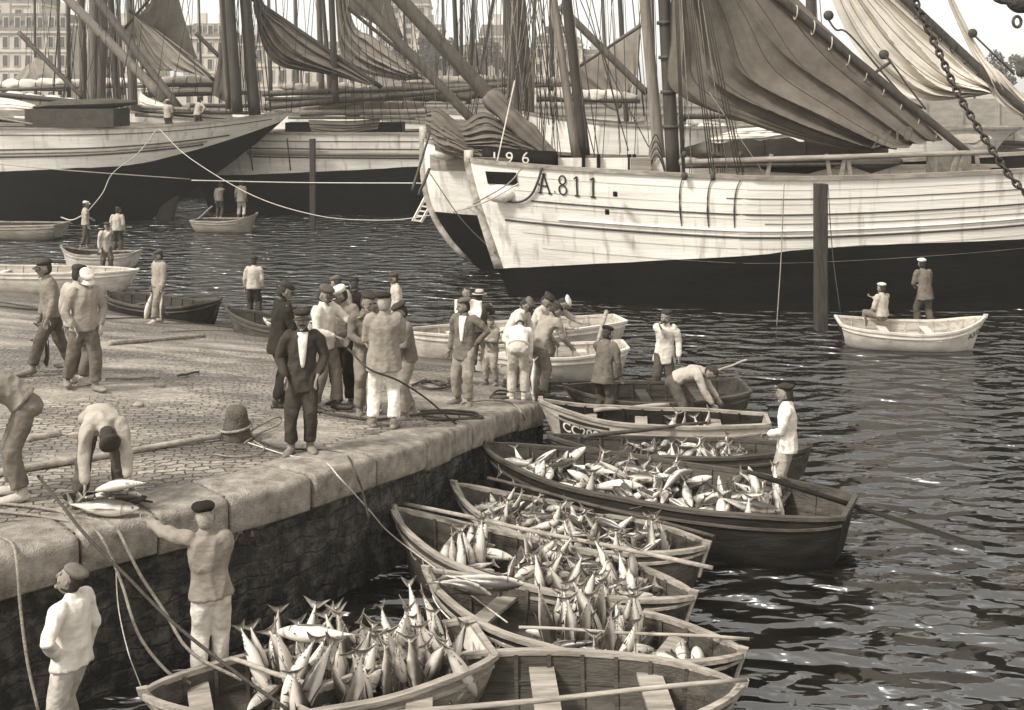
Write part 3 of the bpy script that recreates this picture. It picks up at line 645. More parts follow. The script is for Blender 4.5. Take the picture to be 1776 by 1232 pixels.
def sail(name, parent, e0, e1, m, folds=8, amp=.12, nu=60, nv=50, seed=0, depth0=0.0, belly=.3, power=1.0, conv=1.0, seams=0):
    """cloth between two edge polylines (world points), folds running along them"""
    e0 = catmull(e0, 12); e1 = catmull(e1, 12)
    def at(e, v):
        x = v * (len(e) - 1); i = min(int(x), len(e) - 2); return e[i] + (e[i+1] - e[i]) * (x - i)
    grid = []
    for i in range(nu + 1):
        u = i / nu; row = []
        for j in range(nv + 1):
            v = j / nv; p = at(e0, v) * (1 - u) + at(e1, v) * u
            w_ = u * folds + .45 * mnoise.noise(Vector((u * 3, v * 1.6, seed))) * 2
            fo = abs(math.sin(w_ * math.pi)) ** .6 - .5
            f2 = mnoise.noise(Vector((u * folds * 1.7, v * 2.2, seed + 5))) + .35 * mnoise.noise(Vector((u * folds * 5.5, v * 2.6, seed + 9))) + .15 * mnoise.noise(Vector((u * 30, v * 9, seed)))
            env = math.sin(math.pi * min(max(u, .0), 1)) ** .4
            dd = amp * env * (fo + .5 * f2) * (.55 + .75 * v ** conv) - belly * math.sin(math.pi * u) * math.sin(math.pi * (.15 + .7 * v))
            row.append(p + np.array([dd * .25, dd, dd * .15]))
        grid.append(row)
    q = MB(); q.sheet(grid, m); o = q.build(name, parent=parent)
    for k in range(1, seams):
        row = grid[int(nu * k / seams)]; q = MB(); q.tube([p + np.array([0, -.012, 0]) for p in row[::2]], .011, 4, m_seam); q.build('seam', parent=parent)
    return o
m_seam = mat('sail seam stitching', .07, .9, .3, 9, 0)
def shrouds(parent, base_pts, top, r=.022, m=M_rope_dk, rat=False):
    for b in base_pts:
        rope('shroud', parent, [b, top], r, m)
def block(parent, c, r=.16, m=M_mast_dk):
    q = MB(); q.ball(c, (r, r * .6, r), 8, m); q.build('pulley_block', parent=parent)

# ---- ship A.811, right foreground
dA = nrm([1, .02, 0])
shA = lambda u: 3.58 + .34 * max(0, 1 - u / 9) ** 1.6 + .012 * max(0, u - 9) ** 1.6
paA = lambda u: .78 + 1.0 * min(1, (u / 11)) ** .9 + .03 * max(0, u - 11)
SA = make_ship('sailing_ship', 'big white sailing ship with black bottom and the number A.811 on its bow', (-1.25, 33.4), dA, 24, 2.9, shA, paA, rake=1.15, overhang=3.5, wb=.86, fine=.55)
rA = SA['root']; near = 1 if SA['s'][1] < 0 else -1
for dz0, dz1, f0, r_, mm in ((.98, .92, .07, .022, M_line), (1.45, 1.30, .10, .03, M_hullw), (1.62, 1.5, .03, .03, M_line), (.55, .5, .3, .012, M_line), (1.2, 1.2, .35, .012, M_rail)):
    SA['wale'](dz0, dz1, near, f0=f0, r=r_, m=mm)
SA['wale'](1.62, 1.5, -near, r=.03)
for k_ in range(6): SA['wale'](.30 + .41 * k_, .27 + .37 * k_, near, f0=.03 + .02 * (k_ % 3), r=.004, m=M_rail, name='plank_seam')
q = MB(); zs = shA(0)                                    # stem post
q.rings([[SA['surf'](0, z, 1) - dA * .14 + SA['s'] * .11, SA['surf'](0, z, 1) + dA * .12 + SA['s'] * .13, SA['surf'](0, z, 1) + dA * .12 - SA['s'] * .13, SA['surf'](0, z, 1) - dA * .14 - SA['s'] * .11] for z in np.linspace(zs + .30, .8, 14)], mat('scuffed stem timber', .42, .7, .6, 3, .3, 10)); q.build('stem_post', parent=rA)
def ship_text(SH, txt, size, u0, zc, side, m, dirn=1, plate=None):
    vs, fs = text_mesh(txt, size, .004); x0 = min(v[0] for v in vs)
    def pl(lx, ly, off): 
        f = (u0 + dirn * lx) / SH['L']; return SH['surf'](f, zc + ly + (SH['sheer'](f * SH['L']) - SH['sheer'](u0)), side) + SH['s'] * side * off
    q = MB(); q.add([pl(v[0] - x0, v[1], .02) for v in vs], fs, m); q.build('lettering', parent=SH['root'], smooth=False)
def stroke_letters(SH, strokes, u0, z0, size, side, m, wd):
    q = MB()
    for (x0, y0, x1, y1) in strokes:
        a = np.array([x0, y0]); b = np.array([x1, y1]); d = (b - a) / np.linalg.norm(b - a); nn = np.array([-d[1], d[0]]) * wd / 2; n = max(2, int(np.linalg.norm(b - a) * 8)); g = []
        for k in range(n + 1):
            c_ = a + (b - a) * k / n; row = []
            for s_ in (-1, 1):
                p = c_ + nn * s_; u = u0 + p[0] * size; f = u / SH['L']; row.append(SH['surf'](f, z0 + p[1] * size + SH['sheer'](u) - SH['sheer'](u0), side) + SH['s'] * side * .022)
            g.append(row)
        q.sheet(g, m)
    q.build('lettering', parent=SH['root'], smooth=False)
def ring8(cx, cy, rx, ry, n=12): return [(cx + rx * math.cos(2*math.pi*k/n), cy + ry * math.sin(2*math.pi*k/n), cx + rx * math.cos(2*math.pi*(k+1)/n), cy + ry * math.sin(2*math.pi*(k+1)/n)) for k in range(n)]
stk = [(.02, 0, .28, 1), (.54, 0, .28, 1), (.12, .38, .46, .38), (-.08, 0, .12, 0), (.44, 0, .64, 0), (.0, .38, .0, .5), (.18, 1, .38, 1), (.78, .12, .84, .12)] + ring8(1.25, .25, .2, .25) + ring8(1.25, .76, .17, .23)
for x_ in (2.0, 2.85): stk += [(x_, 0, x_, 1), (x_ - .13, 0, x_ + .13, 0), (x_ - .16, .86, x_, 1)]
stroke_letters(SA, stk, 1.98, shA(2) - .72, .54, near, M_black, .09)
# hawse port, fender and anchor chain at the bow
q = MB(); q.sheet([[SA['surf']((.45 + .9 * i / 8) / 24, shA(.9) - .22 - .36 * j / 3, near) + SA['s'] * near * .035 for j in range(4)] for i in range(9)], M_hullk); q.build('hawse_port', parent=rA)
q = MB(); q.ball(SA['surf'](.032, shA(1) - .83, near) + SA['s'] * near * .16, (.42, .2, .26), 12, M_hullw); q.build('anchor_fluke_pad', parent=rA)
def chain_part(parent, pts, r, name='chain_link', wire=.012, m=M_iron):
    P_ = catmull(pts, 10); L0 = 0; last = None; k = 0; out = []
    acc = 0
    for i in range(1, len(P_)):
        seg = P_[i] - P_[i-1]; l = np.linalg.norm(seg); 
        while acc + l >= r * 1.5 - 1e-9:
            f = (r * 1.5 - acc) / l; c = P_[i-1] + seg * f; out.append((c, nrm(seg))); P_[i-1] = c; seg = P_[i] - c; l = np.linalg.norm(seg); acc = 0
            if l < 1e-6: break
        acc += l
    for k, (c, t) in enumerate(out):
        s_ = nrm(np.cross(t, [0, 1, .1])) if k % 2 else nrm(np.cross(np.cross(t, [0, 1, .1]), t)); q = MB()
        lp = [c + t * r * math.sin(a) * 1.1 + s_ * r * .62 * math.cos(a) for a in np.linspace(0, 2 * math.pi, 13)]
        q.tube(lp, wire, 6, m); q.build(name, parent=parent)
ch = [SA['surf'](u / 24, shA(u) - dz, near) + SA['s'] * near * .07 for u, dz in ((2.05, .0), (1.95, .4), (1.7, .8), (1.35, 1.02), (.95, 1.05), (.6, .88))]
rope('anchor_chain', rA, ch, .035, M_iron, 6)
# small ports and rust-streaked chain plates
for (px, py) in ((1067, 337), (1053, 368)):
    q = MB(); q.box(P(px, py, 31.15), (.1, .3, .12), m=M_hullk); q.build('scupper', parent=rA, smooth=False)
for px in (1190, 1240, 1288):
    q = MB(); pts = [SA['surf'](((px - 888) * 30.6 / F + 1.25 + .02 * k) / 24, 3.55 - .16 * k, near) + SA['s'] * near * .03 for k in range(9)]
    q.tube(pts, [.016, .014, .016, .02, .014, .026, .022, .018, .01], 6, M_pile); q.build('chain_plate', parent=rA)
# masts of A.811
YA = 33.6
def vert_spar(ship, x0, x1, ybase, Y, r, m, top=16, name='mast', zb=None):
    a = P(x1, ybase, Y); c = P(x0, 0, Y); d = nrm(c - a); t = (top - a[2]) / d[2]; return spar(name, ship, a, a + d * t, r, r * .7, m)
vert_spar(rA, 1152, 1168, 300, YA, .21, M_mast_dk)
for k in range(4):
    q = MB(); z = P(0, 40 + 60 * k, YA)[2]; c = P(1153 + k * 3.3, 40 + 60 * k, YA); q.tube([c - [0, 0, .05], c + [0, 0, .05]], .24, 14, M_iron); q.build('mast_band', parent=rA)
sail_dk = sailcloth('tanned brown sailcloth', .135, .35, (1, 1, 1)); sail_lt = sailcloth('pale cream sailcloth', .62, .16); sail_gr = sailcloth('grey patched sailcloth', .13, .3); sail_md = sailcloth('faded buff sailcloth', .3, .25)
Ys = 33.2
e0 = [P(1175, -330, Ys), P(1166, -60, Ys), P(1162, 60, Ys), P(1166, 155, Ys), P(1290, 212, Ys - .2), P(1420, 250, Ys - .3), P(1512, 264, Ys - .4)]
e1 = [P(1175, -330, Ys), P(1290, -110, Ys + .2), P(1400, 15, Ys + .2), P(1480, 92, Ys), P(1560, 168, Ys - .2), P(1630, 238, Ys - .4), P(1632, 240, Ys - .4)]
sail('big_sail', rA, e0, e1, sail_dk, folds=4, amp=.38, nu=150, nv=90, seed=2, belly=.5, conv=.6, seams=7)
spar('gaff_spar', rA, P(1350, -5, Ys - .1), P(1692, 276, Ys - .7), .15, .11, M_mast_dk, ext=4.5)
for (px, py) in ((1437, 27), (1533, 95)): block(rA, P(px, py, Ys - .3), .15); 
rope('halyard', rA, [P(1437, 35, Ys - .3), P(1450, 52, Ys - .3), P(1475, 62, Ys - .35), P(1560, 160, Ys - .4), P(1600, 188, Ys - .4)], .03, M_rope_dk, 6)
rope('halyard', rA, [P(1533, 98, Ys - .35), P(1545, 108, Ys - .4), P(1575, 150, Ys - .45), P(1606, 190, Ys - .5)], .028, M_rope_dk, 6)
rope('halyard', rA, [P(1545, 108, Ys - .35), P(1520, 125, Ys - .4), P(1517, 130, Ys - .4)], .05, M_rope_dk, 3)
for k in range(9):
    x = 1380 + k * 30; y = 18 + k * 26.5; q = MB(); c = P(x, y + 4, Ys - .25); q.tube([c + np.array([.02 * math.cos(t), .2 * math.sin(t), .2 * math.cos(t)]) for t in np.linspace(0, 6.28, 12)], .018, 5, M_rope_lt); q.build('lacing', parent=rA)
# brail marks painted on the sail foot
vs, fs = text_mesh('2710', .62, .0); o_ = P(1512, 262, Ys - 1.15); q = MB()
q.add([o_ + np.array([v[0] * .98, .15, v[0] * .22 + v[1] * .9 + .05]) for v in vs], fs, mat('dark faded sail number', .1, .8, .5, 6, 0)); q.build('sail_number', parent=rA, smooth=False)
# long deck spar on chocks and the clutter along the rail
Yd = 31.3
spar('deck_spar', rA, P(1178, 282, Yd), P(1728, 264, Yd), .085, .075, M_rail)
spar('deck_spar', rA, P(1188, 289, Yd + .4), P(1560, 284, Yd + .4), .06, .05, M_mast_dk)
for px in (1440, 1458, 1476, 1650, 1662, 1700, 1240, 1330):
    q = MB(); q.beam(P(px, 308, Yd + .1), P(px + (8 if px % 4 else -7), 268, Yd), .1, .07, M_rail, up=(0, 1, 0)); q.build('stanchion', parent=rA, smooth=False)
q = MB(); q.box(P(1645, 285, Yd + 1.2), (1.0, .8, .62), m=M_deck); q.build('companion_hatch', parent=rA, smooth=False, bevel=.03)
q = MB(); q.loft([P(1280, 276, Yd + 1.4), P(1340, 284, Yd + 1.4), P(1400, 286, Yd + 1.4), P(1470, 278, Yd + 1.4)], [.1, .5, .5, .1], [.08, .24, .26, .1], (0, 1, 0), 12, M_hullk); q.build('tarpaulin_bundle', parent=rA)
q = MB(); q.loft([P(1475, 282, Yd + 1.0), P(1510, 284, Yd + 1.0), P(1560, 280, Yd + 1.0)], [.1, .5, .1], [.1, .28, .1], (0, 1, 0), 12, M_canvas_dk); q.build('tarpaulin_bundle', parent=rA)
furled('lowered_sail', rA, P(1180, 262, YA + .6), P(1540, 262, YA + .4), .34, sail_gr, 4, gask=5)
# shrouds with dead-eyes
for gx, gw in ((1186, 4), (1236, 8), (1284, 10)):
    for k in range(3):
        a = P(gx - gw / 2 + gw * k / 2, 305, 30.9); t = P(1158 + k * 3, -300, 33.4)
        rope('shroud', rA, [a, t], .017, M_rope_dk)
    for py_, sz_ in ((306, 1.0), (268, .8)): q = MB(); q.ball(P(gx + 1, py_, 30.85), (.09 * sz_, .07 * sz_, .12 * sz_), 7, M_mast_dk); q.build('dead_eye', parent=rA)
for (a, b) in (((1200, 300), (1170, -200)), ((1262, 300), (1185, -220)), ((1332, 312), (1230, 160)), ((1230, 160), (1180, -260))): rope('running_line', rA, [P(a[0], a[1], 31), P(b[0], b[1], 33)], .013, M_rope)
rope('hanging_line', rA, [P(1360, 318, 30.3), P(1355, 440, 30.2), P(1347, 566, 29.2)], .014, M_rope, 4)
rope('hanging_line', rA, [P(1436, 320, 30.3), P(1444, 440, 30.2), P(1458, 545, 29.2)], .012, M_rope_dk, 4)
rope('bow_line', rA, [P(905, 292, 31.7), P(880, 320, 31.5), P(820, 355, 32)], .02, M_rope, 5)

# ---- second ship behind, bow pokes out at the left
dB = nrm([1, .03, 0])
shB = lambda u: 3.55 + .75 * max(0, 1 - u / 9) ** 2
paB = lambda u: 1.95 - .02 * u
SB = make_ship('sailing_ship', 'white sailing ship just behind A.811 with 196 on its bow and a crumpled sail', (-2.95, 38.2), dB, 23, 2.8, shB, paB, rake=1.9, overhang=3.0, wb=.82, rexp=3.0)
rB = SB['root']; nB = 1 if SB['s'][1] < 0 else -1
q = MB(); q.rings([[SB['surf'](0, z, 1) - dB * .12 + SB['s'] * .1, SB['surf'](0, z, 1) + dB * .12 + SB['s'] * .13, SB['surf'](0, z, 1) + dB * .12 - SB['s'] * .13, SB['surf'](0, z, 1) - dB * .12 - SB['s'] * .1] for z in np.linspace(shB(0) + .45, .3, 14)], MATS['scuffed stem timber']); q.build('stem_post', parent=rB)
q = MB(); q.sheet([[SB['surf']((.25 + 2.0 * i / 8) / 23, shB(.9) - .3 - .5 * j / 3, nB) + SB['s'] * nB * .03 for j in range(4)] for i in range(9)], M_hullg); q.build('bow_panel', parent=rB)
q = MB(); q.ball(P(772, 262, 37.0), (.42, .25, .3), 12, M_hullw); q.build('cathead_pad', parent=rB)
# raised dark bulwark with the figures 196
q = MB(); g = [[P(836 + 130 * i / 8, 255 + 8 * i / 8, 34.4 - .2 * i / 8) + np.array([0, 0, -.65 * j]) for j in range(2)] for i in range(9)]; q.sheet(g, M_hullk); q.build('dark_bulwark', parent=rB, thick=.05)
for ch_, px in (('1', 850), ('9', 876), ('6', 904)):
    vs, fs = text_mesh(ch_, .5, .0); q = MB(); o_ = P(px, 284, 34.12); q.add([o_ + np.array([v[0], 0, v[1]]) for v in vs], fs, M_white); q.build('painted_figure', parent=rB, smooth=False)
q = MB(); q.box(P(1060, 290, 34.6), (6.2, .08, .55), m=M_hullw); q.build('white_bulwark', parent=rB, smooth=False)
for px in (965, 1012, 1038, 1092, 1100):
    q = MB(); q.box(P(px, 288, 34.5), (.1, .14, .7), m=M_hullk); q.build('stanchion', parent=rB, smooth=False)
q = MB(); q.box(P(1110, 288, 34.4), (.6, .5, .5), m=M_hullg); q.build('companion_hatch', parent=rB, smooth=False)
vert_spar(rB, 1118, 1146, 300, 35.2, .19, M_mast_lt)
vert_spar(rB, 960, 1000, 278, 36.5, .15, M_mast_lt, name='mast')
vert_spar(rB, 983, 1014, 270, 38.6, .2, M_mast_dk)
spar('long_boom', rB, P(695, 0, 36.2), P(870, 190, 36.6), .22, .24, M_mast, ext=6)
spar('long_boom', rB, P(618, -5, 40), P(832, 222, 40), .17, .17, M_mast, ext=6)
# sail bundled round the foot of the long boom, tapering to the deck
a = P(845, 165, 36.4); b = P(990, 303, 35.6); q = MB(); rg = []; K = 40; ax = nrm(b - a); sd_ = nrm(np.cross(ax, [0, 1, 0])); bk = np.cross(sd_, ax)
for k in range(K + 1):
    f = k / K; c = a + (b - a) * f; rad = (.20 + .15 * math.sin(min(1, f * 2.5) * 1.57)) * (1 - f) ** .5 * (1 + .3 * mnoise.noise(Vector((f * 7, 0, 0)))) + .03
    rg.append([c + sd_ * rad * math.cos(t) * (1 + .3 * mnoise.noise(Vector((math.cos(t) * 2.2, math.sin(t) * 2.2, f * 5))) + .12 * math.sin(7 * t + 6 * f)) + bk * rad * .8 * math.sin(t) * (1 + .25 * math.sin(6 * t + 3)) for t in np.linspace(0, 2 * math.pi, 26)[:-1]])
q.rings(rg, sail_gr); q.build('bundled_sail', parent=rB)
e0 = [P(742, 232, 37.2), P(770, 245, 36.6), P(820, 262, 36), P(900, 278, 35.6), P(968, 290, 35.3)]
e1 = [P(742, 190, 37.6), P(762, 188, 37.6), P(800, 212, 37.4), P(840, 195, 37), P(900, 232, 36.4)]
sail('crumpled_sail', rB, e0, e1, sail_gr, folds=9, amp=.34, nu=80, nv=70, seed=9, belly=.6)
e0 = [P(755, 262, 36.4), P(800, 275, 35.8), P(860, 282, 35.4)]; e1 = [P(748, 192, 37.0), P(772, 205, 36.6), P(815, 248, 36.2)]
sail('crumpled_sail', rB, e0, e1, sail_gr, folds=8, amp=.3, nu=60, nv=50, seed=19, belly=.5)
spar('bowsprit', rB, P(752, 210, 37.5), P(715, 330, 36.8), .03, .05, M_iron)
q = MB(); q.tube(catmull([P(745, 292, 36.6), P(735, 318, 36.5), P(729, 330, 36.5), P(727, 338, 36.5)], 5), .05, 6, M_iron); q.build('anchor', parent=rB)
# rope coil hanging on the pale mast
for k in range(7):
    c = P(1137, 262 + k * 3, 34.7); wd = .26 + .03 * k; hh = .55 + .06 * k; q = MB()
    q.tube([c + np.array([wd * math.sin(t) * (.4 + .6 * (1 - math.cos(t)) / 2), -.04 * k, hh * math.cos(t) * .9 - .1 * k]) for t in np.linspace(0, 2 * math.pi, 22)], .022, 5, M_rope if k % 2 else M_rope_dk); q.build('rope_coil', parent=rB)
rope('halyard', rB, [P(893, 140, 33.6), P(858, 300, 33.6), P(858, 312, 33)], .022, M_rope_lt)
for (a, b) in (((1035, 285), (955, -40)), ((1040, 285), (990, -60)), ((1075, 215), (1020, -30)), ((1125, 255), (1060, 130)), ((1060, 130), (990, -40)), ((940, 290), (965, -200)), ((890, 140), (935, -10)), ((1090, 262), (1003, -50)), ((775, 190), (780, 100))): rope('stay', rB, [P(a[0], a[1], 35.5), P(b[0], b[1], 37)], .018, M_rope_dk)
# pale sails of the ship behind, upper right
spar('gaff_spar', rB, P(1565, -5, 38.4), P(1790, 205, 37.6), .16, .13, M_mast_dk, ext=5)
e0 = [P(1400, -240, 39), P(1425, -60, 39), P(1470, 60, 39), P(1530, 140, 38.8), P(1600, 174, 38.4), P(1690, 168, 38), P(1716, 160, 38)]
e1 = [P(1400, -240, 39), P(1500, -60, 38.8), P(1575, 8, 38.6), P(1640, 60, 38.4), P(1690, 110, 38.2), P(1716, 140, 38), P(1718, 158, 38)]
sail('pale_sail', rB, e0, e1, sail_lt, folds=5, amp=.42, nu=80, nv=60, seed=31, belly=.5, conv=.8, seams=7)
e0 = [P(1560, -200, 38.6), P(1660, 40, 38.4), P(1700, 120, 38), P(1730, 175, 38), P(1800, 220, 37.6)]
e1 = [P(1560, -200, 38.6), P(1690, 70, 38.4), P(1740, 130, 38), P(1775, 165, 38), P(1830, 215, 37.6)]
sail('pale_sail', rB, e0, e1, sail_lt, folds=4, amp=.3, nu=50, nv=60, seed=41, belly=.4)
rope('halyard', rB, [P(1688, 60, 38), P(1700, 72, 38), P(1760, 130, 37.5)], .035, M_rope_dk); block(rB, P(1687, 58, 38), .16); block(rB, P(1770, 126, 38), .16)
for k in range(10):
    c = P(1590 + k * 21, 22 + k * 19.5, 38.1); q = MB(); q.tube([c + np.array([.02 * math.cos(t), .22 * math.sin(t), .22 * math.cos(t)]) for t in np.linspace(0, 6.28, 10)], .02, 5, M_rope_dk); q.build('lacing', parent=rB)

def PL(x, y, Y): return P(x, y, Y + 3.2)
def PM(x, y, Y): return P(x, y, Y + 3.0)
# ---- left: ship with long counter stern, black bottom
dL1 = nrm([-1, -.02, 0])
L1len = 26
# bow lies off the frame to the left; stern counter comes to a point at (500,195)
sternL1 = P(503, 196, 53.5); bowL1 = sternL1[:2] - dL1[:2] * -1 * 0
def shL1(u): x = L1len - u; return 4.28 + .72 * max(0, 1 - x / 9.) ** 2.2
def paL1(u): x = L1len - u; return 2.35 + .45 * max(0, 1 - x / 12.) + 1.7 * max(0, 1 - x / 5.5) ** 1.6
SL1 = make_ship('sailing_ship', 'white and black ship with a long pointed counter stern, two men on its deck', (sternL1[0] - L1len, 53.3), (1, .005), L1len, 2.6, shL1, paL1, overhang=6.4, rake=1.2, wb=.7, counter=1.15, sternw=.10, m_top=mat('white ship side weathered grey', .84, .6, .2, 1.6, .15, 5, (.25, 1, 3.5), streak=.45))
rL = SL1['root']; nL = 1 if SL1['s'][1] < 0 else -1
for dz0, dz1, r_, m_, f1 in ((1.15, .75, .035, M_line, .93), (1.5, 1.05, .04, M_line, .9), (.3, .25, .02, M_line, .98), (1.32, .9, .05, M_rail, .9)): SL1['wale'](dz0, dz1, nL, f0=.2, f1=f1, r=r_, m=m_)
q = MB(); q.loft([PL(318, 262, 50), PL(305, 320, 50), PL(282, 392, 50)], [.18, .3, .42], [.06, .07, .08], (1, 0, 0), 10, M_pile); q.build('rudder', parent=rL)
q = MB(); q.box(PL(136, 204, 48.6), (3.9, 2.2, .8), m=M_canvas_dk); q.loft([PL(70, 186, 49), PL(100, 183, 49), PL(190, 180, 49), PL(232, 178, 49)], [.9, 1.1, 1.1, .5], [.1, .22, .25, .1], (0, 1, 0), 12, M_canvas_dk); q.build('canvas_deck_cover', parent=rL, smooth=False)
q = MB(); q.box(PL(25, 196, 49), (3.2, 1.8, .25), m=M_rail); q.build('deck_house', parent=rL, smooth=False)
spar('deck_spar', rL, PL(-40, 199, 47.2), PL(58, 216, 47), .06, .05, M_mast_lt)
for k, (xa, ya, xb, yb) in enumerate(((240, 186, 330, 190), (235, 199, 300, 202), (300, 194, 430, 196), (330, 183, 430, 184))): spar('deck_spar', rL, PL(xa, ya, 49.5), PL(xb, yb, 49.5), .1, .09, M_mast_lt if k < 2 else M_mast_dk)
vert_spar(rL, 398, 412, 196, 50.2, .24, M_mast_dk); vert_spar(rL, 425, 442, 200, 50.6, .27, M_mast_dk); vert_spar(rL, 384, 396, 190, 50.9, .12, M_mast)
spar('long_boom', rL, PL(116, -3, 50.5), PL(285, 172, 50.5), .2, .22, M_mast_lt, ext=5)
spar('long_boom', rL, PL(167, -3, 51.5), PL(310, 188, 50.5), .18, .2, M_mast, ext=5)
q = MB(); sail('jib_cloth', rL, [PL(384, -150, 50), PL(384, 50, 50), PL(368, 164, 50)], [PL(400, -150, 50.2), PL(402, 50, 50.2), PL(412, 192, 50.2)], sail_dk, folds=2, amp=.15, nu=26, nv=40, seed=3, belly=.1)
e0 = [PL(440, -120, 51), PL(442, -10, 51), PL(450, 60, 51), PL(480, 112, 51), PL(560, 128, 51), PL(640, 146, 51)]
e1 = [PL(440, -120, 51), PL(455, 0, 51), PL(500, 42, 51), PL(545, 76, 51), PL(600, 112, 51), PL(652, 146, 51)]
sail('brown_sail', rL, e0, e1, sail_dk, folds=6, amp=.5, nu=70, nv=60, seed=12, belly=.5, conv=.7, seams=8)
spar('gaff_spar', rL, PL(436, -3, 51), PL(662, 152, 51), .12, .11, M_mast_dk, ext=5)
for k in range(12): rope('shroud', rL, [PL(392 + k * 7, 196 - (k % 3), 49.4), PL(404 + (k % 4) * 9, -200, 50.6)], .02, M_rope_dk)
furled('furled_sail', rL, PL(-60, 160, 51), PL(140, 178, 51), .34, sail_lt, 5, gask=6, droop=.15)
spar('main_boom', rL, PL(-70, 158, 50.7), PL(146, 178, 50.7), .13, .12, M_mast_dk)
e0 = [PL(-60, 165, 50.4), PL(20, 172, 50.3), PL(80, 188, 50.3)]; e1 = [PL(-60, 196, 49.8), PL(20, 196, 49.8), PL(60, 192, 49.8)]
sail('drooping_canvas', rL, e0, e1, sail_lt, folds=4, amp=.2, nu=30, nv=40, seed=8, belly=.3)
# bundle of canvas with pale folds behind the two men
e0 = [PL(242, 160, 50.6), PL(262, 172, 50.4), PL(300, 186, 50.2)]; e1 = [PL(248, 190, 50.2), PL(272, 190, 50), PL(312, 188, 50)]
sail('folded_canvas', rL, e0, e1, sail_lt, folds=3, amp=.25, nu=26, nv=30, seed=28, belly=.3)

# ---- middle: white ship with low counter stern (330,312)
L2len = 21; st2 = P(328, 310, 57.)
def shL2(u): x = L2len - u; return 3.92 + .5 * max(0, (x - 12) / 9.) ** 2
def paL2(u): x = L2len - u; return 1.85 + .62 * min(1, max(0, x / 12.))
SL2 = make_ship('sailing_ship', 'white ship with a low pointed stern moored behind the timber piles', (st2[0] + L2len + 1.5, 57.), (-1, 0), L2len + 1.5, 2.6, shL2, paL2, overhang=1.0, rake=1.6, wb=.7, counter=-.0001 if False else 1.0, sternw=.25)
r2 = SL2['root']; n2 = 1 if SL2['s'][1] < 0 else -1
for dz0, dz1, r_, m_ in ((.35, .35, .02, M_line), (.75, .7, .03, M_line), (1.22, 1.1, .035, M_line), (.98, .9, .14, M_hullg)): SL2['wale'](dz0, dz1, n2, f0=.05, f1=.86, r=r_, m=m_)
for px in (432, 498): 
    q = MB(); q.tube([PM(px, 240, 50.9), PM(px + 6, 296, 51.1)], .035, 6, M_iron); q.build('chain_plate', parent=r2)
for k, (xa, ya, xb, yb, r_, m_) in enumerate(((455, 163, 885, 147, .15, M_mast), (458, 186, 835, 152, .17, M_mast), (520, 196, 745, 194, .16, M_rail), (460, 172, 700, 172, .1, M_mast_dk), (500, 204, 720, 205, .08, M_mast_lt))): spar('boom', r2, PM(xa, ya, 53), PM(xb, yb, 53), r_, r_ * .9, m_)
furled('furled_sail', r2, PM(462, 176, 53.4), PM(760, 160, 53.4), .36, sail_lt, 15, gask=8)
furled('furled_sail', r2, PM(520, 190, 54), PM(735, 184, 54), .34, sail_md, 25, gask=6)
furled('furled_sail', r2, PM(700, 170, 54), PM(885, 158, 54), .3, sail_gr, 26, gask=6)
q = MB(); q.box(PM(600, 222, 53), (5.6, 1.6, .55), m=M_hullk); q.build('deck_house', parent=r2, smooth=False)
e0 = [PM(535, 208, 52.2), PM(600, 210, 52.2), PM(660, 206, 52.2)]; e1 = [PM(540, 228, 52), PM(600, 230, 52), PM(655, 224, 52)]
sail('draped_canvas', r2, e0, e1, sail_gr, folds=3, amp=.15, nu=20, nv=40, seed=33, belly=.1)
vert_spar(r2, 575, 582, 180, 54, .17, M_mast_dk); vert_spar(r2, 553, 558, 160, 58, .16, M_mast)
e0 = [PM(580, -150, 54), PM(583, 20, 54), PM(600, 110, 54), PM(680, 137, 54), PM(740, 138, 54)]
e1 = [PM(590, -150, 54), PM(610, 30, 54), PM(650, 65, 54), PM(700, 105, 54), PM(744, 136, 54)]
sail('buff_sail', r2, e0, e1, sail_md, folds=5, amp=.4, nu=60, nv=50, seed=52, belly=.5, seams=6)
spar('gaff_spar', r2, PM(584, -2, 54), PM(765, 148, 54), .1, .09, M_mast_dk, ext=4)
e0 = [PM(600, -60, 55), PM(604, 8, 55), PM(650, 42, 55), PM(690, 72, 55)]; e1 = [PM(660, -60, 55), PM(676, 0, 55), PM(690, 40, 55), PM(700, 66, 55)]
sail('grey_sail', r2, e0, e1, sail_gr, folds=2, amp=.2, nu=30, nv=30, seed=62, belly=.2)
block(r2, PM(718, 130, 53), .2)
for k in range(10): rope('shroud', r2, [PM(600 + k * 16, 215, 52), PM(592 + k * 4, -220, 54)], .016, M_rope_dk)
for k in range(6): rope('running_line', r2, [PM(560 + 34 * k, 190, 52.5), PM(620 + 30 * k, -60, 54)], .014, M_rope)

rl = random.Random(77)
for k in range(26): x = rl.uniform(905, 1150); rope('stay', rB, [P(x, rl.uniform(255, 300), 36), P(x - rl.uniform(-40, 60), -160, 37)], .012, rl.choice([M_rope_dk, M_rope_dk, M_rope]))
for k in range(14): x = rl.uniform(740, 900); rope('stay', rB, [P(x, rl.uniform(180, 250), 37.5), P(x + rl.uniform(-60, 90), -160, 39)], .013, rl.choice([M_rope_dk, M_rope]))
for k in range(12): x = rl.uniform(1168, 1300); rope('stay', rA, [P(x, 300, 34), P(1160 + rl.uniform(-5, 60), -200, 34)], .010, M_rope_dk)
for k in range(16): x = rl.uniform(330, 520); rope('stay', rL, [PL(x, 195, 50), PL(x + rl.uniform(-50, 70), -200, 51)], .015, M_rope_dk)
for k in range(10): x = rl.uniform(40, 330); rope('stay', rL, [PL(x, 190, 50), PL(x + rl.uniform(-80, 120), -200, 51)], .015, M_rope_dk)
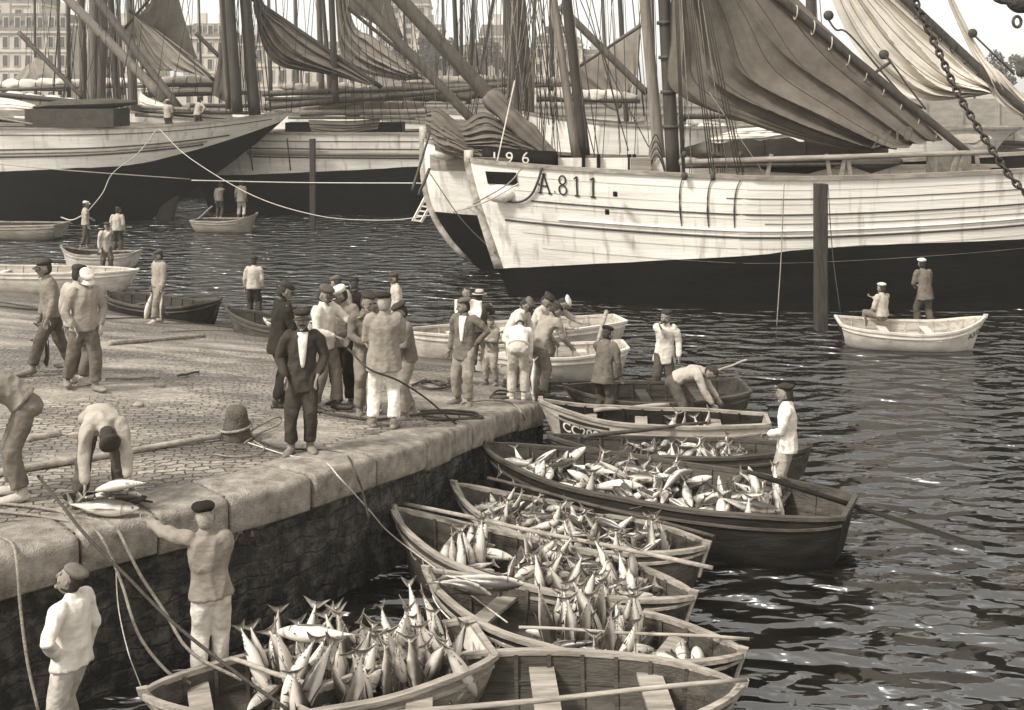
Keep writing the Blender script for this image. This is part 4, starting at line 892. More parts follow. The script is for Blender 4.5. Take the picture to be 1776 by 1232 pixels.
# ------------------------------------------------------------------ fleet further back
def bg_ship(label, px0, px1, Y, zdeck, masts, booms=(), m_top=M_hullw, seed=0, lines=10, bowleft=True):
    """px0..px1: extent at deck height; masts: (xtop at y=0, xbase, ybase, radius, material)"""
    X0 = (px0 - CX) * Y / F; X1 = (px1 - CX) * Y / F; L_ = X1 - X0; rnd = random.Random(seed)
    sh = lambda u: zdeck + .7 * max(0, 1 - u / 8) ** 2; pa = lambda u: 1.7
    SH = make_ship('sailing_ship', label, ((X0 if bowleft else X1), Y), (1 if bowleft else -1, .0), L_, 2.6, sh, pa, rake=1.4, overhang=2.5, wb=.8, nst=28, m_top=m_top, group='sailing ships moored further back')
    r = SH['root']; tops = []
    for (xt, xb, yb, rad, mm) in masts:
        vert_spar(r, xt, xb, yb + 45, Y, rad, mm); tops.append((xt, xb, yb))
    for (xa, ya, xb, yb, rad, mm, fur, fm) in booms:
        spar('boom', r, P(xa, ya, Y - .5), P(xb, yb, Y - .5), rad, rad * .85, mm)
        if fur: furled('furled_sail', r, P(xa + 4, ya - 5 - fur * 10, Y - .4), P(xb - 4, yb - 5 - fur * 10, Y - .4), fur, fm, seed + int(xa), gask=6)
    for k in range(int(lines * 1.5)):
        xt, xb, yb = tops[k % len(tops)]; dx = rnd.uniform(-55, 55)
        rope('shroud', r, [P(xb + dx, yb + 12, Y - 2.2), P(xt + dx * .08, -190, Y)], rnd.choice([.018, .024]), rnd.choice([M_rope_dk, M_rope_dk, M_rope]))
    return SH
K_, T_, Lt = M_mast_dk, M_mast, M_mast_lt
B1 = bg_ship('pale ship behind the left ship, three masts close together', -120, 250, 62, 4.15,
        [(141, 148, 185, .22, T_), (163, 158, 190, .3, Lt), (178, 173, 185, .28, T_), (118, 120, 175, .12, K_)],
        [(-60, 160, 128, 150, .14, T_, .28, sail_lt), (-60, 152, 120, 157, .1, K_, 0, None)], seed=1, lines=18)
B2 = bg_ship('ship behind the left ship whose grey sail hangs below a sloping gaff', 205, 470, 66, 4.3,
        [(192, 206, 165, .22, K_), (226, 232, 165, .26, T_), (222, 226, 160, .12, K_)],
        [(250, 148, 400, 147, .14, K_, .26, sail_lt), (250, 166, 430, 161, .14, K_, .2, sail_lt)], seed=2, lines=16)
e0 = [P(262, -60, 64), P(262, 0, 64), P(236, 30, 64), P(212, 52, 64)]; e1 = [P(300, -60, 64), P(311, 0, 64), P(328, 60, 64), P(343, 104, 64)]
sail('grey_sail', B2['root'], e0, e1, sail_gr, folds=2, amp=.12, nu=40, nv=40, seed=71, belly=.3)
e0 = [P(233, 28, 63), P(236, 60, 63), P(248, 100, 63), P(268, 122, 63), P(305, 117, 63)]; e1 = [P(236, 26, 63), P(280, 58, 63), P(320, 88, 63), P(350, 112, 63), P(372, 138, 63)]
sail('gathered_sail', B2['root'], e0, e1, sail_md, folds=6, amp=.35, nu=50, nv=50, seed=72, belly=.4)
spar('gaff_spar', B2['root'], P(232, 24, 63), P(372, 140, 63), .11, .1, M_mast_dk, ext=.3)
spar('gaff_spar', B2['root'], P(268, -12, 63), P(214, 52, 63), .08, .08, M_mast_dk)
spar('gaff_spar', B1['root'], P(32, 56, 60), P(144, 170, 60), .13, .12, M_mast)
spar('gaff_spar', B2['root'], P(340, 58, 64), P(380, 98, 64), .12, .12, M_mast_dk)
for (x0, y0, x1, y1, x2, y2) in ((50, 110, 10, 150, 110, 150), (60, 100, 40, 148, 140, 150)):
    sail('small_sail', B1['root'], [P(x0, y0, 70), P((x0+x1)/2, (y0+y1)/2, 70), P(x1, y1, 70)], [P(x0+4, y0, 70), P((x0+x2)/2, (y0+y2)/2, 70), P(x2, y2, 70)], sail_md, folds=3, amp=.1, nu=20, nv=20, seed=x0, belly=.1)
B3 = bg_ship('ship with clustered dark masts left of the second ship', 560, 960, 66, 4.2,
        [(788, 796, 140, .16, K_), (822, 812, 135, .16, K_), (800, 800, 130, .12, K_), (856, 826, 120, .12, T_), (560, 575, 150, .14, K_)],
        [(700, 150, 890, 143, .14, K_, .25, sail_md)], seed=3, lines=18)
B4 = bg_ship('ship with two heavy masts and a white pointed bow showing over the crumpled sail', 890, 1330, 52, 4.35,
        [(880, 898, 200, .3, T_), (893, 912, 205, .34, K_), (905, 924, 200, .2, T_), (927, 922, 190, .1, Lt)],
        [(930, 172, 1110, 176, .12, K_, .28, sail_lt), (1180, 203, 1300, 202, .12, K_, 0, None), (1010, 240, 1170, 232, .1, K_, .25, sail_lt)], seed=4, lines=14)
spar('gaff_spar', B4['root'], P(970, 10, 50), P(1122, 162, 50), .17, .16, T_)
spar('gaff_spar', B4['root'], P(1112, 45, 52), P(975, 135, 52), .07, .07, K_)
q = MB(); q.sheet([[P(900, 212, 49), P(970, 203, 48.8)], [P(902, 232, 49), P(940, 228, 48.8)]], M_hullw); 
sail('pale_sail', B4['root'], [P(985, 130, 54), P(1000, 150, 54), P(1060, 190, 54), P(1075, 188, 54)], [P(1110, 40, 54), P(1108, 90, 54), P(1104, 130, 54), P(1078, 186, 54)], sail_md, folds=5, amp=.25, nu=40, nv=40, seed=81, belly=.3)
B5 = bg_ship('ship moored behind the right masts with white sails stowed on deck', 1175, 1760, 58, 4.1,
        [(1406, 1412, 200, .3, K_), (1130, 1135, 200, .15, K_), (1075, 1088, 190, .14, K_)],
        [(1178, 205, 1330, 208, .14, K_, 0, None), (1600, 240, 1790, 250, .13, K_, .3, sail_lt), (1560, 256, 1780, 262, .1, T_, .24, sail_gr)], seed=5, lines=8)
furled('stowed_sail', B5['root'], P(1170, 232, 52), P(1300, 236, 52), .45, sail_lt, 45, gask=4)
sail('stowed_canvas', B5['root'], [P(1230, 226, 50), P(1300, 222, 50), P(1380, 216, 50)], [P(1235, 250, 49.6), P(1310, 246, 49.6), P(1390, 240, 49.6)], sail_lt, folds=3, amp=.2, nu=24, nv=40, seed=82, belly=.2)
sail('stowed_canvas', B5['root'], [P(1640, 236, 44), P(1680, 232, 44), P(1718, 236, 44)], [P(1690, 256, 43.6), P(1705, 252, 43.6), P(1722, 240, 43.6)], sail_md, folds=2, amp=.1, nu=20, nv=20, seed=83, belly=.1)
B6 = bg_ship('distant ship with thin masts under the hill trees', 660, 1240, 84, 4.3,
        [(768, 772, 130, .14, K_), (955, 958, 120, .16, K_), (1045, 1052, 120, .16, T_), (640, 650, 140, .16, T_)], [(900, 150, 1060, 146, .14, K_, .3, sail_md)], seed=6, lines=12)
B7 = bg_ship('distant ship with thin masts in front of the big town houses', 20, 420, 88, 4.3,
        [(60, 62, 130, .12, K_), (100, 104, 120, .14, T_), (205, 212, 120, .18, T_), (255, 258, 120, .12, K_), (345, 350, 130, .1, K_)], [(80, 152, 260, 150, .14, K_, .3, sail_lt)], seed=7, lines=16)
B8 = bg_ship('distant ship with thin masts in the gap under the pale sails', 400, 760, 78, 4.3,
        [(466, 470, 140, .14, K_), (512, 516, 140, .16, T_), (700, 705, 120, .1, K_)], [(480, 160, 640, 158, .14, K_, .3, sail_md)], seed=8, lines=10)

# ------------------------------------------------------------------ far shore: ground, quay wall, town, trees
q = MB(); q.add([(-4000, 206, 3.2), (4000, 206, 3.2), (4000, 5000, 3.2), (-4000, 5000, 3.2)], [(0, 1, 2, 3)], mat('far ground', .28, .9, .3, .05, 0)); struct(q.build('far_ground'))
q = MB()
for k in range(40):
    pass
g = []
for i in range(41):
    row = []
    for j in range(25):
        X = -60 + 110 * i / 40; Y = 222 + 120 * j / 24
        h = 15 * math.exp(-((X + 5) / 30.) ** 2 - ((Y - 275) / 32.) ** 2) + .8 * mnoise.noise(Vector((X * .06, Y * .06, 0)))
        row.append((X, Y, 3.0 + max(h, 0)))
    g.append(row)
q.sheet(g, mat('grassy hill', .12, .95, .4, .3, 0)); struct(q.build('hill'))
wall = MB(); far_w = mat('harbour wall masonry', .28, .9, .35, .5, .4, 1.2, (1, 1, 3)); 
wall.box((-120, 206, .8), (560, 1.6, 5.2), m=far_w); wall.box((-120, 205.2, 3.5), (560, .5, .35), m=gran if 'gran' in globals() else far_w)
tag(wall.build('harbour_wall', origin=(0, 206, 0), smooth=False), 'long low masonry harbour wall on the far side of the basin', 'harbour wall')
wall = MB(); wall.box(((1560 - CX) * 190 / F + 12, 192, 1.4), (34, 2.5, 6.8), m=far_w)
for k in range(5): wall.box(((1480 - CX) * 190 / F + k * 6, 190.6, 1.2), (.6, .4, 6.2), m=far_w)
tag(wall.build('rampart_wall', origin=((1560 - CX) * .095, 192, 0), smooth=False), 'stone rampart wall at the right below the pale sails', 'rampart')
def house(label, px0, px1, ptop, pridge, Y, cols, rows, mansard=True, depth=12, base=3.2, m=M_stone_b, wfrac=.42, chim=2):
    X0 = (px0 - CX) * Y / F; X1 = (px1 - CX) * Y / F; ze = P(0, ptop, Y)[2]; zr = P(0, pridge, Y)[2]; root = empty('town_house', ((X0 + X1) / 2, Y, base), 0, label, 'house')
    q = MB(); q.box(((X0 + X1) / 2, Y + depth / 2, (ze + base) / 2), (X1 - X0, depth, ze - base), m=m); q.build('wall', parent=root, smooth=False)
    q = MB(); q.box(((X0 + X1) / 2, Y + depth / 2, ze + .2), (X1 - X0 + .8, depth + .8, .4), m=m); q.build('cornice', parent=root, smooth=False)
    for r in range(1, rows): q = MB(); q.box(((X0 + X1) / 2, Y - .1, base + (ze - base) * r / rows), (X1 - X0 + .1, .2, .25), m=m); q.build('string_course', parent=root, smooth=False)
    q = MB(); a = [(X0 - .2, Y - .2, ze + .4), (X1 + .2, Y - .2, ze + .4), (X1 + .2, Y + depth + .2, ze + .4), (X0 - .2, Y + depth + .2, ze + .4)]
    i1 = 1.6 if mansard else depth * .48; zz = zr; xi = 1.5 if mansard else .3
    b = [(X0 + xi, Y + i1, zz), (X1 - xi, Y + i1, zz), (X1 - xi, Y + depth - i1, zz), (X0 + xi, Y + depth - i1, zz)]
    q.rings([a, b], M_slate); roof = q.build('roof', parent=root, smooth=False)
    for k in range(chim):
        q = MB(); x = X0 + (X1 - X0) * (k + .5) / chim; q.box((x, Y + depth / 2, zr + .9), (1.6, .9, 2.6), m=m); q.build('chimney', parent=roof, smooth=False)
    sw = (X1 - X0) / cols; hh = (ze - base) / rows; proto = None
    pts = [(X0 + sw * (c + .5), Y - .02, base + hh * (r + .52), 1) for r in range(rows) for c in range(cols)]
    if mansard: pts += [(X0 + sw * (c + .5), Y + .35, ze + .4 + (zr - ze) * .42, 0) for c in range(cols)]
    for (x, y, z, k) in pts:
        if proto is None:
            q = MB(); ww, wh = sw * wfrac, hh * .56; o = (x, y, z); q.box((x, y - .05, z), (ww + .3, .14, wh + .3), m=M_frame); f = q.build('window', parent=root, smooth=False)
            f.location = Vector(o) - WM[root.name].translation; 
            f.data.transform(Matrix.Translation(-(Vector(o) - WM[root.name].translation)))
            q = MB(); q.box((-ww / 4, -.15, 0), (ww / 2 - .06, .08, wh), m=M_glass); q.box((ww / 4, -.15, 0), (ww / 2 - .06, .08, wh), m=M_glass)
            WM['tmpw'] = Matrix.Identity(4); p = q.build('pane', smooth=False); p.parent = f; proto = (f, p)
        else:
            f = proto[0].copy(); COL.objects.link(f); f.location = Vector((x, y, z)) - WM[root.name].translation
            p = proto[1].copy(); COL.objects.link(p); p.parent = f
    return root
house('large pale town house with a mansard roof and dormers, top left', -40, 118, 58, 22, 212, 8, 4, chim=3)
house('tall town house with steep dark roof behind the large pale one', -60, 72, 10, -20, 240, 5, 5, chim=2)
house('narrow pale town house beside the three close masts', 112, 172, 45, 30, 214, 3, 5, mansard=False, chim=1)
house('pale town house between the left masts and the grey sail', 176, 262, 62, 40, 216, 4, 4, mansard=False)
house('pale town house with dark shutters right of the grey sail', 318, 392, 68, 40, 213, 4, 4, chim=2)
house('low pale town house behind the brown sail', 400, 520, 80, 60, 216, 6, 3)
house('low town house behind the buff sail', 524, 640, 88, 70, 216, 6, 3, mansard=False)
house('big pale stone block on the hill, top centre', 652, 742, 10, -30, 262, 4, 5, base=14, mansard=False, chim=0)
house('lower wing of the stone block on the hill', 720, 766, 52, 40, 258, 2, 3, base=12, mansard=False, chim=1)
house('tall pale house right of the clustered masts', 925, 1010, 80, 62, 222, 4, 4, chim=1, mansard=False)
house('small house with steep slate roof among the trees on the hill', 832, 892, 66, 40, 236, 3, 3, mansard=False, chim=1)
house('square tower-like house with a flat roof on the hill', 940, 985, 62, 54, 240, 2, 3, base=6, chim=0)
house('low house behind the stays at the centre right', 1015, 1100, 98, 84, 226, 4, 2, mansard=False)

def tree(label, px, py_top, py_base, Y, wpx, seed, n=1500):
    rnd = random.Random(seed); c = P(px, py_base, Y); H = (py_base - py_top) * Y / F; Wd = wpx * Y / F / 2
    root = empty('tree', c, 0, label, 'tree', 'trees on the far shore')
    q = MB(); top = c + np.array([0, 0, H * .55])
    q.tube([c - [0, 0, 1.5], c + [0, 0, H * .2], top], [H * .04, H * .03, H * .015], 7, M_bark)
    for k in range(6):
        a = rnd.uniform(0, 6.28); q.tube([c + [0, 0, H * (.2 + .05 * k)], c + np.array([math.cos(a) * Wd * .6, math.sin(a) * Wd * .6, H * (.45 + .06 * k)])], [H * .015, H * .006], 5, M_bark)
    q.build('trunk', parent=root)
    q = MB(); cl = [(np.array([rnd.gauss(0, .42) * Wd, rnd.gauss(0, .42) * Wd, H * rnd.uniform(.25, .9)]), rnd.uniform(.22, .42) * Wd) for _ in range(16)]
    vs, fs = [], []
    for k in range(n):
        cc, rr = rnd.choice(cl); v = np.array([rnd.gauss(0, 1), rnd.gauss(0, 1), rnd.gauss(0, 1)]); v = nrm(v) * rr * rnd.uniform(.55, 1.05); p = c + cc + v
        a = nrm([rnd.gauss(0, 1), rnd.gauss(0, 1), rnd.gauss(0, 1)]); b = nrm(np.cross(a, [rnd.gauss(0, 1), rnd.gauss(0, 1), 1])); s = Wd * rnd.uniform(.05, .11)
        i = len(vs); vs += [p + a * s, p + b * s * .7, p - a * s, p - b * s * .7]; fs.append((i, i+1, i+2, i+3))
    q.add(vs, fs, M_foli); q.build('crown', parent=root, smooth=False)
for k, (lab, px, pt, pb, Y, w_) in enumerate((
    ('dark tree left of the stone block on the hill', 640, 84, 150, 232, 60), ('broad dark tree below the stone block on the hill', 700, 80, 150, 230, 80), ('tree at the right foot of the stone block', 758, 62, 140, 234, 70),
    ('small tree between the dark mast and the sloping boom', 788, 70, 140, 236, 40), ('dark tree left of the steep slate roof', 836, 62, 135, 230, 50), ('dark tree behind the two heavy masts', 878, 78, 140, 228, 70),
    ('thin dark tree right of the heavy masts', 925, 66, 140, 244, 40), ('tree beside the square tower-like house', 976, 74, 130, 236, 46), ('tree behind the pale leaning mast', 962, 80, 150, 226, 40), ('dark tree right of the square tower-like house', 1022, 80, 140, 232, 60),
    ('round tree at the right edge above the last sail', 1735, 92, 165, 212, 70), ('spreading tree at the far right edge', 1790, 100, 168, 208, 80), ('tree seen between the pale sails at the right', 1690, 110, 168, 214, 50))): tree(lab, px, pt, pb, Y, w_, 100 + k)

# ------------------------------------------------------------------ timber piles, ladder, harbour lines
def pile(label, px, pt, pb, Y, wd):
    a = P(px, pb, Y); a[2] = -1.5; b = P(px - 1, pt, Y); q = MB(); rg = []
    for k in range(25):
        f = k / 24; c = a + (b - a) * f; w2 = wd * (1 + .06 * mnoise.noise(Vector((f * 9, px, 0)))); rg.append([c + [sx * w2 / 2, sy * w2 / 2, 0] for sx, sy in ((-1, -.8), (-.8, -1), (.8, -1), (1, -.8), (1, .8), (.8, 1), (-.8, 1), (-1, .8))])
    q.rings(rg, M_pile); tag(q.build('mooring_pile', origin=a, smooth=False), label, 'mooring pile', 'timber mooring piles')
pile('thick square timber pile in front of the big ship A.811', 1424, 319, 578, 28.6, .30)
pile('timber pile in front of the white ship with the low stern', 543, 241, 386, 50.2, .24)
root = empty('ladder', P(722, 384, 45), 0, 'short pale wooden ladder hanging under the bow of the second ship', 'ladder')
la, lb = P(716, 384, 46), P(741, 336, 46.4); lc, ld = P(730, 386, 46), P(757, 338, 46.4)
for a_, b_ in ((la, lb), (lc, ld)): q = MB(); q.beam(a_, b_, .07, .1, M_white); q.build('side_rail', parent=root, smooth=False)
for k in range(6): q = MB(); f = .04 + .17 * k; q.beam(la + (lb - la) * f, lc + (ld - lc) * f, .06, .06, M_white); q.build('rung', parent=root, smooth=False)
def line(label, pts, r, m=M_rope_lt, sm=6): rope('mooring_rope', None, pts, r, m, sm, label=label, cat='rope', group='mooring lines')
line('thin pale line running from the left edge to the low stern of the white ship', [P(-20, 283, 46), P(120, 296, 47), P(330, 311, 51)], .022)
line('thin pale line stretched along the dark bottom of the white ship', [P(332, 313, 50.6), P(520, 317, 50.3), P(742, 318, 46)], .025)
line('pale slack rope hanging from the left ship over the water to the second ship', [P(276, 224, 50.8), P(330, 275, 49), P(440, 340, 47), P(550, 374, 45), P(640, 382, 44.5), P(720, 378, 42), P(840, 352, 36)], .018)
line('rope dropping from the left ship to the man in the small pale dinghy', [P(272, 224, 50.8), P(240, 265, 49.5), P(196, 300, 46.5), P(178, 335, 42), P(153, 366, 41.2)], .016)
line('rope from the plain brown boat to the small pale dinghy', [P(106, 377, 51), P(125, 382, 47), P(150, 370, 42)], .03)
line('thin dark line across the second ship down into the water', [P(745, 300, 36.8), P(800, 380, 35), P(860, 440, 33.2)], .016, M_rope_dk)
line('line from the bow of A.811 over to the low rope', [P(900, 318, 31.2), P(838, 352, 32.2), P(770, 372, 40)], .02)
# hoisting chain close to the camera, upper right
chn = empty('hoisting_chain', P(1690, 200, 9), 0, 'blurred heavy iron chain hanging across the upper right corner', 'chain')
chain_part(chn, [P(1560, -60, 9), P(1593, 15, 9), P(1628, 90, 9), P(1660, 160, 9), P(1692, 215, 9), P(1722, 262, 9), P(1762, 318, 9), P(1830, 380, 9)], .036, wire=.010)
pb = empty('pulley_block', P(1765, 15, 8.5), 0, 'dark iron pulley block in the top right corner', 'pulley')
q = MB(); q.ball(P(1772, -2, 8.5), (.12, .08, .11), 12, M_iron); q.build('cheek', parent=pb)
q = MB(); q.tube([P(1745, -10, 8.5) + np.array([.1 * math.cos(t), 0, .06 * math.sin(t)]) for t in np.linspace(0, 6.28, 14)], .02, 8, M_iron); q.build('shackle', parent=pb)
q = MB(); q.tube([P(1764, 38, 8.5) + np.array([.03 * math.cos(t), 0, .04 * math.sin(t)]) for t in np.linspace(0, 6.28, 14)], .012, 8, M_iron); q.build('hook', parent=pb)

# ------------------------------------------------------------------ bollard, ropes on the quay
c = GS(410, 762); q = MB(); rg = []
for z, r_ in ((-.05, .20), (.02, .195), (.2, .18), (.34, .165), (.42, .15), (.455, .11), (.47, .05)):
    r_ *= .86; z *= .9; rg.append([c + np.array([r_ * math.cos(t) + .008 * math.sin(3*t + z*9), r_ * math.sin(t), z]) for t in np.linspace(0, 2 * math.pi, 25)[:-1]])
q.rings(rg, mat('rough bollard granite', .10, .9, .4, 9, .7, 45)); tag(q.build('bollard', origin=c), 'squat granite bollard wound with rope on the quay', 'bollard')
def qrope(label, pts, r, m=M_rope, sm=8, name='rope'):
    r = r * .72; W_ = [GS(p[0], p[1], r + .01 + (p[2] if len(p) > 2 else 0)) if len(p) < 4 else P(p[0], p[1], p[3]) for p in pts]
    return rope(name, None, W_, r, m, sm, 7, label, 'rope', 'ropes on the quay')
cb = c
rope('rope', None, [cb + np.array([.185 * math.cos(t), .185 * math.sin(t), .05 + .02 * t]) for t in np.linspace(0, 9, 40)], .018, M_rope, 0, 7, 'rope wound round the foot of the granite bollard', 'rope', 'ropes on the quay')
qrope('loose loop of rope standing up beside the bollard', [(425, 760), (440, 745, .08), (470, 728, .14), (486, 724, .12), (484, 736, .04), (450, 752), (425, 768)], .018)
qrope('dark rope from the bollard past the front man and over the edge', [(428, 752), (450, 765), (490, 778), (540, 780), (585, 785), (604, 793), (614, 815, 0, 12.75), (628, 850, 0, 12.7), (640, 900, 0, 12.6)], .017, M_rope_dk)
qrope('thin pale rope from the quay edge down to the boat with the long oar', [(430, 768), (500, 790), (560, 800), (590, 830, 0, 13.0), (640, 885, 0, 13.4), (676, 925, 0, 14.0), (760, 990, 0, 13.2), (880, 1080, 0, 11.9)], .012, M_rope_lt)
qrope('slack rope end lying in front of the bollard', [(372, 788), (400, 792), (440, 790), (458, 778), (440, 765)], .014)
qrope('tarred ropes trailing past the feet of the group', [(560, 716), (600, 722), (650, 728), (700, 722), (760, 716), (830, 722), (828, 726), (760, 728), (740, 726)], .028, M_rope_dk)
qrope('double rope lying along the edge right of the big man in white trousers', [(729, 713), (780, 712), (822, 716), (826, 722), (790, 727), (732, 722)], .026, M_rope_dk)
qrope('rope from the boy to the people loading fish and over the edge', [(800, 700), (850, 694), (885, 698), (905, 716, .0), (912, 740, 0, 19.0), (917, 768, 0, 18.9)], .022)
qrope('heap of dark rope left of the boy in the jacket', [(715, 668), (740, 660), (765, 668), (782, 664), (775, 672), (745, 674), (728, 666), (760, 661), (780, 670)], .03, M_rope_dk)
qrope('coil of rope beside the people loading fish', [(850, 690), (862, 678, .05), (885, 680, .03), (880, 690), (856, 692), (858, 684, .03), (878, 684)], .025, M_rope_dk)
qrope('rope held by the bearded man and running down to the packed boat', [(604, 605, 0, 14.9), (640, 640, 0, 14.7), (690, 660, 0, 15), (740, 692, 0, 15.6), (790, 735, 0, 16.2), (835, 765, 0, 17.0)], .018, M_rope_dk)
qrope('rope trailing across the slipway to the low boats', [(-10, 522), (60, 534), (140, 552), (260, 552), (380, 566), (440, 572)], .022, M_rope_dk)
qrope('thin rope lying on the slipway towards the brown boat', [(280, 576), (350, 573), (440, 574), (480, 570)], .018, M_rope)
qrope('thick laid rope along the quay at the lower left', [(-20, 872), (40, 877), (90, 884), (130, 894), (170, 903), (200, 915, 0, 11.3), (222, 955, 0, 11.2), (245, 1000, 0, 11.15), (285, 1060, 0, 11.1), (330, 1130, 0, 10.9), (420, 1180, 0, 10.7)], .022)
qrope('pair of thinner ropes lying beside the thick laid rope', [(-20, 886), (60, 894), (150, 912), (180, 940, 0, 11.0), (210, 1010, 0, 10.9), (240, 1100, 0, 10.6), (290, 1165, 0, 10.6), (330, 1185, 0, 10.7)], .02, M_rope)
qrope('taut dark rope slanting from the quay down across the man in stained trousers', [(66, 826, .2), (110, 880, .25), (150, 930, 0, 10.6), (220, 1000, 0, 10.4), (300, 1080, 0, 10.2), (400, 1160, 0, 10.0), (500, 1232, 0, 9.8)], .021, M_rope_dk)
qrope('rope falling over the quay edge at the far left', [(-30, 925), (0, 932), (22, 945, .03), (30, 985, 0, 10.35), (36, 1060, 0, 10.3), (48, 1150, 0, 10.2), (66, 1232, 0, 10.1)], .020, M_rope)
qrope('thin double line hanging down the wall to the pale boat', [(196, 900, 0, 11.5), (200, 960, 0, 11.3), (205, 1050, 0, 11.1), (222, 1130, 0, 10.8), (244, 1190, 0, 10.5)], .008, M_rope_lt)
qrope('rope hanging down the wall at the quay corner', [(796, 722), (806, 745, 0, 16.4), (804, 790, 0, 16.3)], .02, M_rope_dk)
q = MB(); p0 = GS(243, 872); q.tube([p0, p0 + [.0, 0, .03], p0 + [.14, -.05, .03], p0 + [.15, -.12, -.25]], .012, 6, M_iron); tag(q.build('mooring_ring', origin=p0), 'bent iron bar let into the coping beside the lifted tuna', 'iron bar')
# loose stones on the slipway
for k, (px, py, s_) in enumerate(((277, 668, .07), (1000 - 190, 0, 0), (240, 702, .06))):
    if s_ == 0: continue
    q = MB(); q.ball(GS(px, py, s_ * .4), (s_ * 1.4, s_, s_ * .7), 7, gran if 'gran' in globals() else far_w); tag(q.build('stone', origin=GS(px, py)), ('small loose stone in the middle of the slipway', '', 'flat loose stone beside the bent man')[k], 'stone')
# ------------------------------------------------------------------ tuna
def fish_mesh(L_, bend=0.0, seed=0, fat=1.0):
    q = MB(); rnd = random.Random(seed); xs = [0, .02, .06, .12, .2, .3, .42, .55, .68, .8, .9, .96]; prof = [.006, .022, .045, .068, .090, .108, .112, .098, .070, .038, .016, .011]
    md = q.mi(M_tuna_b); mk = q.mi(M_tuna_d); rg = []
    def cen(x): return np.array([L_ * (.5 - x), bend * L_ * math.sin(x * 2.6) , -.012 * math.sin(x * 3.1)])
    n = 14
    for x, r_ in zip(xs, prof):
        c = cen(x); ring = []
        for j in range(n):
            t = 2 * math.pi * (j + .5) / n; cz = math.sin(t); cy = math.cos(t)
            ring.append(c + np.array([0, cy * r_ * L_ * .88 * fat, cz * r_ * L_ * 1.04 * fat]))
        rg.append(ring)
    def mf(i, j):
        t = 2 * math.pi * (j + 1) / n; return md
    q.rings(rg, M_tuna_b, mfun=mf)
    # crescent tail
    t0 = cen(.95); mf_ = M_tuna_f
    for s in (1, -1):
        pts = [(0, 0), (.03, .03), (-.02, .09), (-.075, .15), (-.10, .175), (-.085, .13), (-.055, .06), (-.05, 0)]
        v = [t0 + np.array([x * L_, y_, s * z * L_]) for y_ in (-.005, .005) for x, z in pts]
        k = len(pts); q.add(v, [tuple(range(k)), tuple(range(2*k-1, k-1, -1))] + [(i, (i+1) % k, k + (i+1) % k, k + i) for i in range(k)], mf_)
    # long pectoral fins, dorsal and anal fins
    def fin(x, z, y, pts, ax):
        c = cen(x) + np.array([0, y * L_, z * L_]); v = [c + np.array([-a * L_, o_ + ax[0] * b * L_, ax[1] * b * L_]) for o_ in (-.003, .003) for a, b in pts]; k = len(pts)
        q.add(v, [tuple(range(k)), tuple(range(2*k-1, k-1, -1))] + [(i, (i+1) % k, k + (i+1) % k, k + i) for i in range(k)], M_tuna_d)
    for s in (1, -1): fin(.27, -.01, s * .098, [(0, 0), (.10, .028), (.30, .055), (.36, .050), (.22, .008), (.06, -.02)], (s * .55, -.35))
    fin(.34, .118, 0, [(0, 0), (.02, .05), (.06, .035), (.16, .01), (.18, 0)], (0, 1)); fin(.58, .10, 0, [(0, 0), (.05, .075), (.055, .03), (.09, 0)], (0, 1)); fin(.60, -.10, 0, [(0, 0), (.05, .075), (.055, .03), (.09, 0)], (0, -1))
    for k in range(4): fin(.72 + .055 * k, .065 - .014 * k, 0, [(0, 0), (.02, .015), (.022, 0)], (0, 1)); fin(.72 + .055 * k, -.065 + .014 * k, 0, [(0, 0), (.02, .015), (.022, 0)], (0, -1))
    for s in (1, -1):
        q.ball(cen(.075) + np.array([0, s * .044 * L_, .012 * L_]), (.014 * L_, .006 * L_, .014 * L_), 6, M_eye)
        # gill edge
        g = [cen(.19) + np.array([-.01 * L_ * math.cos(a) , s * .094 * L_ * fat * math.cos(a * .75), .1 * L_ * fat * math.sin(a)]) for a in np.linspace(-1.1, 1.1, 8)]; q.tube(g, .0035, 4, M_eye)
    return q
FISH_PROTO = []
for k, (l_, b_, f_) in enumerate(((.74, .0, 1), (.70, .05, 1.02), (.78, -.06, .96), (.66, .09, 1.05))):
    q = fish_mesh(l_, b_, k, f_); FISH_PROTO.append(q)
FISH_ME = []
nfish = [0]
def fish(pos, direction, roll=0.0, k=None, scale=1.0, label='', group=''):
    """direction: where the head points"""
    k = random.randrange(4) if k is None else k
    d = Vector(direction).normalized(); up = Vector((0, 0, 1)) if abs(d.z) < .95 else Vector((0, 1, 0)); y = up.cross(d).normalized(); z = d.cross(y)
    M = Matrix((d, y, z)).transposed().to_4x4() @ Matrix.Rotation(roll, 4, 'X'); M = Matrix.Translation(Vector(pos)) @ M @ Matrix.Scale(scale, 4)
    if len(FISH_ME) <= k or FISH_ME[k] is None:
        while len(FISH_ME) <= k: FISH_ME.append(None)
        o = FISH_PROTO[k].build('tuna'); FISH_ME[k] = o.data
    else:
        o = bpy.data.objects.new('tuna', FISH_ME[k]); COL.objects.link(o)
    o.matrix_world = M; tag(o, label, 'fish', group); nfish[0] += 1
    return o
rf = random.Random(11)
